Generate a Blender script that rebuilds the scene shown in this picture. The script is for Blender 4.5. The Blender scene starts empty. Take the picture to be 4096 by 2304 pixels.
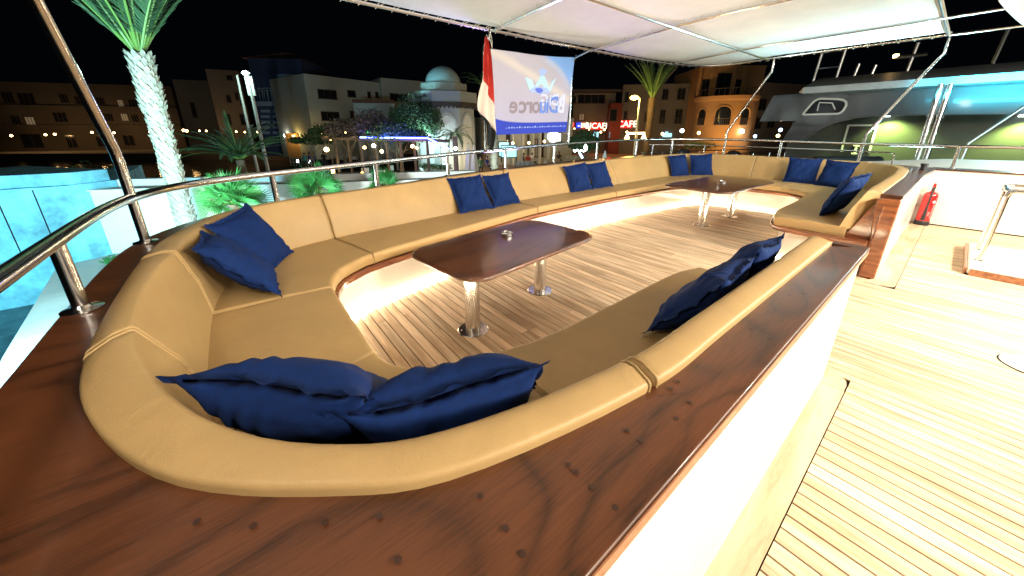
import bpy, math, random
from math import sin, cos, pi, radians, sqrt, atan2, hypot
from mathutils import Vector, Matrix
random.seed(7)
S = bpy.context.scene
C = S.collection
# ---------------------------------------------------------------- camera
AZ = math.atan(1837 / 1460.0)      # boat's long axis lies this far to the right of the view
PITCH = radians(17.6)
FP = 1460 * cos(PITCH); CYP = 518 + FP * math.tan(PITCH); EYE = 1.55
cam_d = bpy.data.cameras.new('camera'); cam = bpy.data.objects.new('camera', cam_d); C.objects.link(cam)
cam.location = (0, 0, EYE); cam.rotation_euler = (pi / 2 - PITCH, 0, AZ)
cam_d.sensor_width = 36; cam_d.lens = FP / 4096 * 36
cam_d.shift_y = -(1152 - CYP) / 4096
cam_d.clip_start = 0.02; cam_d.clip_end = 900
S.camera = cam
# ---------------------------------------------------------------- world, lights, exposure
world = bpy.data.worlds.new('World'); S.world = world; world.use_nodes = True
wn = world.node_tree; bg = wn.nodes['Background']
bg.inputs[0].default_value = (0.10, 0.14, 0.25, 1); bg.inputs[1].default_value = 0.006
S.view_settings.view_transform = 'Standard'; S.view_settings.look = 'None'
S.view_settings.exposure = 0.0; S.view_settings.gamma = 1.0
S.cycles.use_denoising = True
S.cycles.max_bounces = 7; S.cycles.diffuse_bounces = 4; S.cycles.glossy_bounces = 4
S.cycles.transparent_max_bounces = 6
S.cycles.sample_clamp_indirect = 6.0

def light(name, kind, loc, energy, color, size=0.1, target=None, size_y=None, spread=None, cone=None):
    l = bpy.data.lights.new(name, kind); l.energy = energy; l.color = color
    if kind == 'AREA':
        l.shape = 'RECTANGLE' if size_y else 'DISK'; l.size = size
        if size_y: l.size_y = size_y
        if spread: l.spread = spread
    else:
        l.shadow_soft_size = size
    if kind == 'SPOT':
        l.spot_size = cone or 1.2; l.spot_blend = 0.6
    o = bpy.data.objects.new(name, l); C.objects.link(o); o.location = loc
    if target is not None:
        o.rotation_euler = (Vector(target) - Vector(loc)).to_track_quat('-Z', 'Y').to_euler()
    return o
def wpos(fwd, right, z):           # metres ahead of / to the right of the camera
    return Vector((-sin(AZ) * fwd + cos(AZ) * right, cos(AZ) * fwd + sin(AZ) * right, z))
WARMW = (1.0, 0.90, 0.735)
# deckhead floods of the superstructure, to the right of the seating
for _y, _e in ((-.4, 60), (1.8, 270), (4.2, 350), (6.6, 320), (8.6, 140)):
    light('deck_lamp', 'AREA', (3.3, _y, 2.7), _e, WARMW, 0.6, (-1.6, _y + .3, .3))
light('seat_fill', 'AREA', (-.5, -1.2, 2.8), 26, WARMW, 0.4, (-1.6, 1.0, .5))  # added fill for the near seats, unseen behind the camera
# cool and violet light from the neighbouring yacht and the hull's blue underwater lamps
light('neighbour_glow', 'AREA', (-0.6, 10.6, 1.0), 90, (0.45, 0.90, 1.0), 0.8, (-1.2, 8.8, 3.0), spread=radians(75))
light('hull_violet', 'AREA', (-5.7, 4.6, 0.4), 38, (0.50, 0.38, 1.0), 0.8, (-3.9, 4.2, 3.0), spread=radians(100))
# quay floods on the hull side and the neighbour's teal deck light
light('quay_flood', 'AREA', wpos(3.6, -5.2, 0.4), 900, (0.84, 1.0, 0.95), 0.4, wpos(9.6, -5.2, -1.0))
light('quay_flood', 'AREA', wpos(3.2, -6.8, 0.2), 950, (0.28, 0.84, 1.0), 0.4, wpos(7.5, -10.5, -1.2))
light('palm_flood', 'SPOT', wpos(8.0, -9.8, -1.7), 300, (0.35, 1.0, 0.6), 0.1, wpos(15, -10.8, 0.5), cone=.9)
light('palm_flood', 'SPOT', wpos(6.6, -7.4, -1.7), 1000, (0.30, 1.0, 0.74), 0.1, wpos(9.4, -8.4, 4.6), cone=1.1)

# ---------------------------------------------------------------- picture <-> place (all in full-photo pixels)
def ray(x, y):
    a = (x - 2048.0) / FP; b = (CYP - y) / FP
    f = cos(PITCH) + b * sin(PITCH); u = -sin(PITCH) + b * cos(PITCH)
    return Vector((-sin(AZ) * f + cos(AZ) * a, cos(AZ) * f + sin(AZ) * a, u)), f, a
def at(x, y, z=0.0):
    d, f, a = ray(x, y); t = (z - EYE) / d.z
    return Vector((0, 0, EYE)) + d * t
def ahead(x, y, D):
    d, f, a = ray(x, y)
    return Vector((0, 0, EYE)) + d * (D / f)
def dd(x, y): return x * 1.59006, y * 1.59006
class Wall:
    """vertical plane between two ground points; pixel -> (u along, z up)"""
    def __init__(s, A, B):
        s.A = Vector((A[0], A[1], 0)); s.B = Vector((B[0], B[1], 0)); s.d = (s.B - s.A).normalized(); s.L = (s.B - s.A).length
        n = Vector((s.d.y, -s.d.x, 0))
        if n.dot(-s.A) < 0: n = -n
        s.n = n
    def uz(s, x, y):
        d, f, a = ray(x, y); t = s.A.dot(s.n) / d.dot(s.n)
        p = d * t; return (p - s.A).dot(s.d), EYE + p.z
    def p(s, u, z, out=0.0): return s.A + s.d * u + s.n * out + Vector((0, 0, z))

# ---------------------------------------------------------------- mesh helpers
class MB:
    def __init__(s): s.v = []; s.f = []
    def add(s, vs, fs):
        o = len(s.v); s.v += [tuple(v) for v in vs]; s.f += [tuple(i + o for i in f) for f in fs]; return s
    def box(s, x0, x1, y0, y1, z0, z1, M=None):
        vs = [Vector((x, y, z)) for z in (z0, z1) for y in (y0, y1) for x in (x0, x1)]
        if M: vs = [M @ v for v in vs]
        return s.add(vs, [(0, 2, 3, 1), (4, 5, 7, 6), (0, 1, 5, 4), (2, 6, 7, 3), (0, 4, 6, 2), (1, 3, 7, 5)])
    def loft(s, rings, closed=True, caps=True):
        n = len(rings[0]); o = len(s.v)
        for r in rings: s.v += [tuple(p) for p in r]
        m = n if closed else n - 1
        for i in range(len(rings) - 1):
            for j in range(m):
                a = o + i * n + j; b = o + i * n + (j + 1) % n
                s.f.append((a, b, b + n, a + n))
        if caps and closed:
            s.f.append(tuple(o + j for j in range(n))[::-1]); e = o + (len(rings) - 1) * n
            s.f.append(tuple(e + j for j in range(n)))
        return s
    def tube(s, pts, r, n=10, caps=True, closed=False):
        pts = [Vector(p) for p in pts]; N = len(pts); rings = []
        up = None
        for i, p in enumerate(pts):
            if closed: t = pts[(i + 1) % N] - pts[i - 1]
            else: t = pts[min(i + 1, N - 1)] - pts[max(i - 1, 0)]
            if t.length < 1e-9: t = Vector((0, 0, 1))
            t.normalize()
            if up is None:
                up = Vector((0, 0, 1)) if abs(t.z) < .9 else Vector((1, 0, 0))
            up = (up - t * up.dot(t))
            if up.length < 1e-6: up = t.orthogonal()
            up.normalize(); w = t.cross(up); rr = r[i] if isinstance(r, (list, tuple)) else r
            rings.append([p + (up * cos(2 * pi * k / n) + w * sin(2 * pi * k / n)) * rr for k in range(n)])
        if closed:
            rings.append(rings[0]); caps = False
        return s.loft(rings, caps=caps)
    def lathe(s, prof, n=20, M=None, caps=True):
        rings = [[Vector((r * cos(2 * pi * k / n), r * sin(2 * pi * k / n), z)) for k in range(n)] for r, z in prof]
        if M: rings = [[M @ p for p in r] for r in rings]
        return s.loft(rings, caps=caps)
    def quad(s, a, b, c, d): return s.add([a, b, c, d], [(0, 1, 2, 3)])
    def prism(s, poly, z0, z1):
        n = len(poly)
        return s.add([(x, y, z0) for x, y in poly] + [(x, y, z1) for x, y in poly],
                     [tuple(range(n))[::-1], tuple(range(n, 2 * n))] + [(i, (i + 1) % n, (i + 1) % n + n, i + n) for i in range(n)])
    def build(s, name, mat=None, parent=None, smooth=35, loc=None):
        me = bpy.data.meshes.new(name); me.from_pydata(s.v, [], s.f); me.update()
        if mat: me.materials.append(mat)
        if smooth:
            me.shade_smooth(); me.set_sharp_from_angle(angle=radians(smooth))
        o = bpy.data.objects.new(name, me); C.objects.link(o)
        if parent: o.parent = parent
        if loc is not None: o.location = loc
        return o
def fix(o):
    import bmesh
    bm = bmesh.new(); bm.from_mesh(o.data); bmesh.ops.recalc_face_normals(bm, faces=bm.faces); bm.to_mesh(o.data); bm.free()
    return o
def bevel(o, w=.004, seg=2):
    m = o.modifiers.new('bevel', 'BEVEL'); m.width = w; m.segments = seg; m.limit_method = 'ANGLE'; m.angle_limit = radians(40); return o
def thing(name, label, cat, group=None, loc=(0, 0, 0), rz=0):
    o = bpy.data.objects.new(name, None); C.objects.link(o); o.empty_display_size = .1
    o.location = loc; o.rotation_euler = (0, 0, rz)
    return tag(o, label, cat, group)
def tag(o, label, cat=None, group=None):
    o['label'] = label
    if cat: o['category'] = cat
    if group: o['group'] = group
    return o
def setting(o, kind='structure'): o['kind'] = kind; return o
def copy_tree(o, loc=None, rz=None, label=None, group=None, scale=None, parent=None):
    c = o.copy(); C.objects.link(c)
    if parent is not None: c.parent = parent
    if loc is not None: c.location = loc
    if rz is not None: c.rotation_euler = (0, 0, rz)
    if scale is not None: c.scale = (scale,) * 3
    if label: c['label'] = label
    if group: c['group'] = group
    for ch in list(o.children): copy_tree(ch, parent=c)
    return c
def cr(P, u):
    """Catmull-Rom through list P at float index u"""
    n = len(P); i = int(min(max(u, 0), n - 1.000001)); t = u - i
    p0 = P[max(i - 1, 0)]; p1 = P[i]; p2 = P[min(i + 1, n - 1)]; p3 = P[min(i + 2, n - 1)]
    return tuple(.5 * ((2 * b) + (c - a) * t + (2 * a - 5 * b + 4 * c - d) * t * t + (-a + 3 * b - 3 * c + d) * t ** 3)
                 for a, b, c, d in zip(p0, p1, p2, p3))
def rpoly(cs, n=4):
    out = []; m = len(cs)
    for i in range(m):
        x, y, r = cs[i]; a = Vector(cs[i - 1][:2]) - Vector((x, y)); b = Vector(cs[(i + 1) % m][:2]) - Vector((x, y))
        if r <= 0: out.append((x, y)); continue
        a.normalize(); b.normalize()
        for k in range(n + 1):
            t = k / n; q = Vector((x, y)) + a * r * (1 - t) ** 2 + b * r * t ** 2
            out.append((q.x, q.y))
    return out

# ---------------------------------------------------------------- materials
def nodes(m): return m.node_tree.nodes, m.node_tree.links
def mat(name, col, rough=.5, metal=0, spec=.5, emit=None, es=0, coat=0, noise=None, bump=None, alpha=1, trans=0):
    """noise=(scale, amount, stretch) mottles the colour; bump=(scale, strength)"""
    m = bpy.data.materials.new(name); m.use_nodes = True; N, L = nodes(m); p = N['Principled BSDF']
    p.inputs['Base Color'].default_value = (*col, 1); p.inputs['Roughness'].default_value = rough
    p.inputs['Metallic'].default_value = metal; p.inputs['Specular IOR Level'].default_value = spec
    if emit: p.inputs['Emission Color'].default_value = (*emit, 1); p.inputs['Emission Strength'].default_value = es
    if coat: p.inputs['Coat Weight'].default_value = coat; p.inputs['Coat Roughness'].default_value = .06
    if trans: p.inputs['Transmission Weight'].default_value = trans
    tc = None
    if noise or bump: tc = N.new('ShaderNodeTexCoord')
    if noise:
        sc, am = noise[0], noise[1]; st = noise[2] if len(noise) > 2 else (1, 1, 1)
        mp = N.new('ShaderNodeMapping'); mp.inputs['Scale'].default_value = st; L.new(tc.outputs['Object'], mp.inputs[0])
        t = N.new('ShaderNodeTexNoise'); t.inputs['Scale'].default_value = sc; t.inputs['Detail'].default_value = 6; t.inputs['Roughness'].default_value = .65
        L.new(mp.outputs[0], t.inputs['Vector'])
        r = N.new('ShaderNodeValToRGB'); r.color_ramp.elements[0].position = .3; r.color_ramp.elements[1].position = .7
        r.color_ramp.elements[0].color = (*[c * (1 - am) for c in col], 1); r.color_ramp.elements[1].color = (*[min(1, c * (1 + am)) for c in col], 1)
        L.new(t.outputs[0], r.inputs[0]); L.new(r.outputs[0], p.inputs['Base Color'])
        if metal < .5:
            mr = N.new('ShaderNodeMapRange'); mr.inputs['To Min'].default_value = max(.02, rough - .08); mr.inputs['To Max'].default_value = min(1, rough + .1)
            L.new(t.outputs[0], mr.inputs[0]); L.new(mr.outputs[0], p.inputs['Roughness'])
    if bump:
        t = N.new('ShaderNodeTexNoise'); t.inputs['Scale'].default_value = bump[0]; t.inputs['Detail'].default_value = 4; L.new(tc.outputs['Object'], t.inputs['Vector'])
        b = N.new('ShaderNodeBump'); b.inputs['Strength'].default_value = bump[1]; b.inputs['Distance'].default_value = bump[2] if len(bump) > 2 else .002
        L.new(t.outputs[0], b.inputs['Height']); L.new(b.outputs[0], p.inputs['Normal'])
    return m
def wood(name, dark, light_, scale=2.0, stretch=(1, 12, 12), rough=.25, coat=.6, rings=6, per_obj=0.0, bumpk=.15, spec=.5, fine=None, ringk=.45, ramp=(.2, .75), contour=False):
    m = bpy.data.materials.new(name); m.use_nodes = True; N, L = nodes(m); p = N['Principled BSDF']
    tc = N.new('ShaderNodeTexCoord'); mp = N.new('ShaderNodeMapping'); mp.inputs['Scale'].default_value = stretch
    L.new(tc.outputs['Object'], mp.inputs[0]); vec = mp.outputs[0]
    oi = N.new('ShaderNodeObjectInfo')
    if per_obj:
        ad = N.new('ShaderNodeVectorMath'); ad.operation = 'ADD'; cx = N.new('ShaderNodeCombineXYZ')
        ml = N.new('ShaderNodeMath'); ml.operation = 'MULTIPLY'; ml.inputs[1].default_value = 37
        L.new(oi.outputs['Random'], ml.inputs[0])
        for k in range(3): L.new(ml.outputs[0], cx.inputs[k])
        L.new(vec, ad.inputs[0]); L.new(cx.outputs[0], ad.inputs[1]); vec = ad.outputs[0]
    n1 = N.new('ShaderNodeTexNoise'); n1.inputs['Scale'].default_value = scale; n1.inputs['Detail'].default_value = 3; n1.inputs['Roughness'].default_value = .5
    L.new(vec, n1.inputs['Vector'])
    mu = N.new('ShaderNodeMath'); mu.operation = 'MULTIPLY'; mu.inputs[1].default_value = rings; L.new(n1.outputs[0], mu.inputs[0])
    fr = N.new('ShaderNodeMath'); fr.operation = 'PINGPONG'; fr.inputs[1].default_value = 1; L.new(mu.outputs[0], fr.inputs[0])
    if contour:       # thin dark growth lines on a softly varying ground
        n1.inputs['Detail'].default_value = 1.5; n1.inputs['Distortion'].default_value = .6
        iv = N.new('ShaderNodeMath'); iv.operation = 'POWER'; iv.inputs[1].default_value = 2.2; L.new(fr.outputs[0], iv.inputs[0])
        n3 = N.new('ShaderNodeTexNoise'); n3.inputs['Scale'].default_value = scale * 2.2; L.new(vec, n3.inputs['Vector'])
        mm = N.new('ShaderNodeMath'); mm.operation = 'MULTIPLY_ADD'; mm.inputs[1].default_value = -.55; L.new(iv.outputs[0], mm.inputs[0]); L.new(n3.outputs[0], mm.inputs[2])
        aa = N.new('ShaderNodeMath'); aa.operation = 'ADD'; aa.inputs[1].default_value = .30; L.new(mm.outputs[0], aa.inputs[0]); fr = aa
    n2 = N.new('ShaderNodeTexNoise'); n2.inputs['Scale'].default_value = scale * 14; n2.inputs['Detail'].default_value = 8; n2.inputs['Roughness'].default_value = .7
    if fine:
        mp2 = N.new('ShaderNodeMapping'); mp2.inputs['Scale'].default_value = fine; L.new(tc.outputs['Object'], mp2.inputs[0]); L.new(mp2.outputs[0], n2.inputs['Vector']); n2.inputs['Scale'].default_value = 1
    else: L.new(vec, n2.inputs['Vector'])
    mx = N.new('ShaderNodeMath'); mx.operation = 'MULTIPLY_ADD'; mx.inputs[1].default_value = ringk; L.new(fr.outputs[0], mx.inputs[0])
    m2 = N.new('ShaderNodeMath'); m2.operation = 'MULTIPLY'; m2.inputs[1].default_value = 1 - ringk; L.new(n2.outputs[0], m2.inputs[0]); L.new(m2.outputs[0], mx.inputs[2])
    r = N.new('ShaderNodeValToRGB'); r.color_ramp.elements[0].position = ramp[0]; r.color_ramp.elements[1].position = ramp[1]
    r.color_ramp.elements[0].color = (*dark, 1); r.color_ramp.elements[1].color = (*light_, 1)
    L.new(mx.outputs[0], r.inputs[0]); col = r.outputs[0]
    if per_obj:
        hs = N.new('ShaderNodeHueSaturation'); mr = N.new('ShaderNodeMapRange'); mr.inputs['To Min'].default_value = 1 - per_obj; mr.inputs['To Max'].default_value = 1 + per_obj
        L.new(oi.outputs['Random'], mr.inputs[0]); L.new(mr.outputs[0], hs.inputs['Value']); L.new(col, hs.inputs['Color']); col = hs.outputs[0]
    L.new(col, p.inputs['Base Color']); p.inputs['Roughness'].default_value = rough; p.inputs['Specular IOR Level'].default_value = spec
    if coat: p.inputs['Coat Weight'].default_value = coat; p.inputs['Coat Roughness'].default_value = .09
    b = N.new('ShaderNodeBump'); b.inputs['Strength'].default_value = bumpk; b.inputs['Distance'].default_value = .001; L.new(mx.outputs[0], b.inputs['Height']); L.new(b.outputs[0], p.inputs['Normal'])
    return m
M = {}
M['teak'] = wood('teak', (.46, .31, .185), (.78, .60, .41), 1.6, (1, 9, 9), .6, 0, 5, per_obj=.22, bumpk=.3, spec=.3, fine=(7, 160, 60))
M['teak_margin'] = wood('teak_margin', (.44, .31, .19), (.64, .50, .34), 1.2, (8, 1, 8), .6, 0, 5, bumpk=.3, spec=.3)
M['caulk'] = mat('caulk', (.014, .007, .004), .8, spec=.1)
M['mahogany'] = wood('mahogany', (.008, .0025, .0013), (.112, .035, .012), .62, (3.0, 1.1, 3), .36, .2, 26, bumpk=.3, fine=(170, 9, 60), ringk=.34, ramp=(.26, .64), contour=True)
M['mahogany_bright'] = wood('mahogany_bright', (.12, .032, .012), (.30, .095, .03), 1.4, (1, 1, 6), .25, .8, 9, bumpk=.4)
M['mahogany_edge'] = wood('mahogany_edge', (.15, .05, .02), (.36, .15, .07), 3, (4, .6, 4), .35, .4, 6)
M['tabletop'] = wood('tabletop', (.022, .008, .0045), (.125, .044, .018), 1.0, (3.2, .8, 3), .28, .4, 20, fine=(150, 8, 60), contour=True)
M['plug'] = mat('plug', (.036, .013, .008), .45, coat=.1)
M['tan'] = mat('tan_leatherette', (.41, .265, .112), .46, spec=.35, noise=(2.2, .10), bump=(210, .55, .0016))
N_, L_ = nodes(M['tan']); b0 = [n for n in N_ if n.bl_idname == 'ShaderNodeBump'][0]; tcx = [n for n in N_ if n.bl_idname == 'ShaderNodeTexCoord'][0]
t2 = N_.new('ShaderNodeTexNoise'); t2.inputs['Scale'].default_value = 5.5; t2.inputs['Detail'].default_value = 3; t2.inputs['Distortion'].default_value = 1.2; L_.new(tcx.outputs['Object'], t2.inputs['Vector'])
b2 = N_.new('ShaderNodeBump'); b2.inputs['Strength'].default_value = .35; b2.inputs['Distance'].default_value = .012; L_.new(t2.outputs[0], b2.inputs['Height']); L_.new(b2.outputs[0], b0.inputs['Normal'])
M['piping'] = mat('tan_piping', (.45, .30, .135), .4)
M['navy'] = mat('navy_linen', (.0028, .018, .095), .85, spec=.2, noise=(40, .22, (1, 1, 1)), bump=(900, .6, .0006))
M['steel'] = mat('stainless_steel', (.76, .74, .72), .19, 1, bump=(9, .04, .004))
M['steel_dull'] = mat('dull_steel', (.5, .5, .5), .3, 1)
M['gel'] = mat('white_gelcoat', (.78, .74, .66), .38, noise=(1.3, .04))
M['gelside'] = mat('white_panel', (.80, .77, .70), .16, noise=(1.1, .03))
def cloth_mat(name, col, tr=.35, sc=240, extra=None):
    m = mat(name, col, .85, spec=.2, noise=(2.2, .06), bump=(sc, .25, .0008)); return m
M['canvas'] = cloth_mat('awning_canvas', (.80, .79, .77))
M['led'] = mat('led_strip', (1, 1, 1), .5, emit=(1.0, .84, .56), es=92)
M['cord'] = mat('cord', (.62, .58, .50), .7)
M['red_paint'] = mat('red_paint', (.55, .012, .012), .25, coat=.5)
M['black_rubber'] = mat('black_rubber', (.012, .012, .014), .5)
M['black_metal'] = mat('black_metal', (.02, .02, .022), .4)
M['white_print'] = mat('white_print', (.85, .85, .85), .5)

# ================================================================ DECK
Zd = .0776
deck = setting(MB().box(-4.7, 3.6, -1.4, 9.9, -.12, -.007).build('deck', M['caulk'], smooth=0))
def plank_mesh(L, name='plank'):
    w = .0702 / 2; b = .0012
    pr = [(-w, -.03), (w, -.03), (w, -b), (w - b, 0), (-w + b, 0), (-w, -b)]
    mb = MB(); mb.loft([[(x, y, z) for y, z in pr] for x in (-L / 2, L / 2)]); me = None
    o = mb.build(name, M['teak'], smooth=0); fix(o); return o
def lay(x0, x1, y):
    if x1 - x0 > 2.5 and random.random() < .42 and lay.n < 75:
        lay.n += 1; m_ = round(x0 + (x1 - x0) * random.choice((.3, .42, .55, .68)), 2); lay(x0, m_ - .002, y); return lay(m_ + .002, x1, y)
    key = round(x1 - x0, 3)
    if key not in lay.c:
        o = plank_mesh(x1 - x0); lay.c[key] = o
    else:
        o = lay.c[key].copy(); C.objects.link(o)
    o.parent = deck; o.location = ((x0 + x1) / 2, y, random.uniform(-.0004, .0004))
    return o
lay.c = {}; lay.n = 0
k0 = int((-1.0 - 1.795) / Zd) - 2
for k in range(k0, 110):
    y = 1.795 - .0388 + k * Zd
    if y > 9.19: break
    if y < .1:
        lay(-.1, 3.4, y)
    elif y < 2.86:
        if y > .45: lay(-3.75, -.30, y)
        lay(-.1, 3.4, y)
    elif y < 5.06:
        lay(-3.75, -.6, y); lay(-.595, 1.6, y)
        lay(1.605, 3.4, y)
    else:
        if y < 8.1: lay(-3.75, -.33, y)
        if 6.23 < y < 7.7:
            lay(-.1, .331, y)
        else: lay(-.1, 3.4, y)
# covering boards along the foot of both coaming walls
def margin(poly, label, name='margin_board'):
    o = MB().prism(poly, -.03, .0006).build(name, M['teak_margin'], deck, smooth=0); fix(o); return o
margin([(-.24, -1.3), (-.105, -1.3), (-.105, 2.72), (-.24, 2.72)], '')
margin([(-.24, 2.725), (-.108, 2.725), (-.108, 2.80), (-.118, 2.85), (-.145, 2.89), (-.19, 2.925), (-.26, 2.94), (-.44, 2.94), (-.44, 2.80), (-.24, 2.79)], '')
margin([(-.30, 9.2), (-.30, 5.20), (-.105, 5.20), (-.105, 9.2)], '')
margin([(-.55, 5.195), (-.105, 5.195), (-.112, 5.14), (-.15, 5.10), (-.23, 5.075), (-.36, 5.075), (-.55, 5.10)], '')
# drain / floor hatch lid
dr = thing('floor_hatch', 'round white hatch lid set flush in the teak deck at the right', 'hatch', loc=(.655, 4.03, 0))
MB().lathe([(.0, .0), (.150, .0), (.150, .006), (.140, .008), (.128, .008), (.124, .005), (0.0, .005)], 32, caps=False).build('lid', M['gel'], dr)
MB().tube([(.03 * cos(a), .012 * sin(a) - .02, .008) for a in [i * pi / 4 for i in range(8)]], .003, 6, closed=True).build('lift_ring', M['steel'], dr)
MB().lathe([(.151, -.001), (.157, -.001), (.157, .0035), (.151, .0035)], 32, caps=False).build('rim', M['caulk'], dr)

# ================================================================ SEATING PLAN (boat axes, metres)
#   E seat front edge | B foot of backrest | Cc crest | G groove at the capping | O outer edge of capping | zc capping height
ST = [
 ((-1.09, 2.71), (-.61, 2.71), (-.470, 2.71), (-.365, 2.71), (-.205, 2.84), .890),
 ((-1.15, 2.40), (-.61, 2.40), (-.468, 2.40), (-.365, 2.40), (-.205, 2.40), .890),
 ((-1.14, 1.25), (-.61, 1.25), (-.462, 1.25), (-.365, 1.25), (-.205, 1.25), .890),
 ((-1.20, .83), (-.64, .83), (-.468, .79), (-.372, .78), (-.205, .70), .890),
 ((-1.31, .52), (-.73, .36), (-.560, .30), (-.470, .27), (-.205, .20), .890),
 ((-1.40, .43), (-.86, .12), (-.690, .05), (-.600, .03), (-.205, -.15), .890),
 ((-1.48, .40), (-1.08, -.08), (-.93, -.13), (-.83, -.215), (-.205, -.60), .890),
 ((-1.56, .39), (-1.38, -.20), (-1.27, -.28), (-1.15, -.375), (-1.05, -.60), .890),
 ((-1.80, .39), (-1.70, -.245), (-1.58, -.345), (-1.48, -.44), (-1.50, -.60), .890),
 ((-2.15, .39), (-2.12, -.25), (-2.02, -.355), (-1.98, -.455), (-2.0, -.605), .890),
 ((-2.48, .40), (-2.52, -.24), (-2.46, -.345), (-2.53, -.445), (-2.55, -.60), .889),
 ((-2.66, .45), (-2.88, -.19), (-2.90, -.29), (-2.95, -.39), (-2.98, -.555), .888),
 ((-2.80, .54), (-3.22, -.05), (-3.30, -.14), (-3.37, -.24), (-3.36, -.415), .886),
 ((-2.92, .70), (-3.52, .22), (-3.62, .14), (-3.71, .05), (-3.68, -.14), .886),
 ((-2.98, .83), (-3.68, .68), (-3.80, .64), (-3.91, .60), (-3.93, .42), .888),
 ((-3.10, 1.29), (-3.78, 1.36), (-3.93, 1.33), (-4.04, 1.30), (-4.20, 1.15), .895),
 ((-3.36, 2.47), (-3.93, 2.40), (-4.15, 2.40), (-4.27, 2.40), (-4.60, 2.40), .910),
 ((-3.50, 3.25), (-4.00, 3.20), (-4.25, 3.20), (-4.37, 3.20), (-4.76, 3.25), .918),
 ((-3.55, 4.30), (-4.04, 4.30), (-4.31, 4.30), (-4.43, 4.30), (-4.92, 4.35), .925),
 ((-3.56, 5.15), (-4.06, 5.15), (-4.34, 5.15), (-4.46, 5.15), (-5.00, 5.20), .930),
 ((-3.51, 6.30), (-4.10, 6.50), (-4.36, 6.50), (-4.47, 6.50), (-5.06, 6.60), .930),
 ((-3.43, 7.18), (-4.12, 7.75), (-4.34, 7.80), (-4.45, 7.80), (-4.99, 7.90), .935),
 ((-3.29, 7.76), (-3.99, 8.78), (-4.12, 8.92), (-4.20, 8.99), (-4.58, 9.05), .940),
 ((-2.90, 7.98), (-3.42, 9.06), (-3.44, 9.20), (-3.48, 9.32), (-3.60, 9.58), .940),
 ((-2.40, 8.03), (-2.60, 9.12), (-2.60, 9.26), (-2.60, 9.38), (-2.60, 9.64), .938),
 ((-1.95, 8.02), (-1.95, 9.12), (-1.95, 9.26), (-1.95, 9.38), (-1.95, 9.65), .934),
 ((-1.70, 7.88), (-1.20, 9.03), (-1.14, 9.18), (-1.10, 9.30), (-1.05, 9.65), .930),
 ((-1.50, 7.60), (-.80, 8.60), (-.67, 8.72), (-.55, 8.82), (-.27, 9.45), .922),
 ((-1.43, 7.10), (-.68, 7.75), (-.56, 7.80), (-.445, 7.82), (-.27, 7.90), .905),
 ((-1.40, 6.40), (-.66, 6.60), (-.55, 6.60), (-.435, 6.60), (-.27, 6.60), .895),
 ((-1.37, 5.60), (-.66, 5.60), (-.55, 5.60), (-.435, 5.60), (-.27, 5.60), .890),
 ((-1.25, 5.15), (-.66, 5.17), (-.555, 5.38), (-.435, 5.36), (-.27, 5.335), .890)]
cE, cB, cC, cG, cO = [[s[i] for s in ST] for i in range(5)]; cZ = [(s[5],) for s in ST]
SEAT = .520; SB = .425
def seat_ring(u, shrink=0.0, pinch=0.0):
    B = Vector(cr(cB, u)); E = Vector(cr(cE, u)); d = (E - B); L = d.length; d.normalize()
    cs = [(-.06, SB, .012), (-.06, SEAT, .02), (L * .5, SEAT + .006, 0), (L - .002, SEAT + .001, .034), (L, SB + .002, .016)]
    pts = rpoly(cs, 4)
    ca = L * .5; cz = (SEAT + SB) / 2
    out = []
    for a, z in pts:
        a2 = a + (ca - a) * shrink * .06; z2 = z + (cz - z) * shrink
        out.append(Vector((B.x + d.x * a2, B.y + d.y * a2, z2)))
    return out
def back_ring(u, shrink=0.0):
    B = Vector(cr(cB, u)); G = Vector(cr(cG, u)); Cc = Vector(cr(cC, u)); zc = cr(cZ, u)[0]
    d = B - G; gb = d.length; d.normalize(); gc = (Cc - G).length - (.010 if u < 9 else 0)
    up = .035 if u < 12 else .045
    if u > 27: up = .035
    cs = [(gb - .135, SEAT - .02, .01), (-.004, zc - .02, .01), (-.008, zc + up - .012, .013), (gc * .55, zc + up + .004, 0), (gc, zc + up, .017),
          (gb - (gb - gc) * .45 + .012, (SEAT + zc) / 2 + .02, 0), (gb, SEAT - .012, .012)]
    pts = rpoly(cs, 4); ca = gb * .5; cz = (SEAT + zc) / 2
    sx, sy = sum(p[0] for p in pts) / len(pts), sum(p[1] for p in pts) / len(pts)
    out = []
    for a, z in pts:
        v = Vector((a - sx, z - sy)); l = v.length
        if l > 1e-6: v = v * (1 - min(1, shrink * .055 / l))
        out.append(Vector((G.x + d.x * (sx + v.x), G.y + d.y * (sx + v.x), sy + v.y)))
    return out
def cushion(name, ringf, u0, u1, label, group, pipe=True, inset=.012):
    def arc(a, b): 
        p = Vector(cr(cB, a)); q = Vector(cr(cB, b)); return (p - q).length
    L = sum(arc(u0 + (u1 - u0) * i / 8, u0 + (u1 - u0) * (i + 1) / 8) for i in range(8))
    e = lambda m: m / max(L, .05) * (u1 - u0)
    us = [(u0 + e(.002), .55), (u0 + e(.004), .28), (u0 + e(.011), .10), (u0 + e(.024), .0)]
    n = max(6, int(L / .07)); a, b = u0 + e(.05), u1 - e(.05)
    us += [(a + (b - a) * i / n, 0) for i in range(n + 1)]
    us += [(u1 - e(.024), .0), (u1 - e(.011), .10), (u1 - e(.004), .28), (u1 - e(.002), .55)]
    mb = MB(); rings = [ringf(u, s) for u, s in us]; mb.loft(rings); o = fix(mb.build(name, M['tan'], smooth=50))
    tag(o, label, 'cushion', group)
    if pipe:
        for u in (u0 + e(.014), u1 - e(.014)):
            r = ringf(u, .0)
            pm = MB().tube(r, .0038, 6, closed=True); fix(pm.build('piping', M['piping'], o))
    return o
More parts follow.
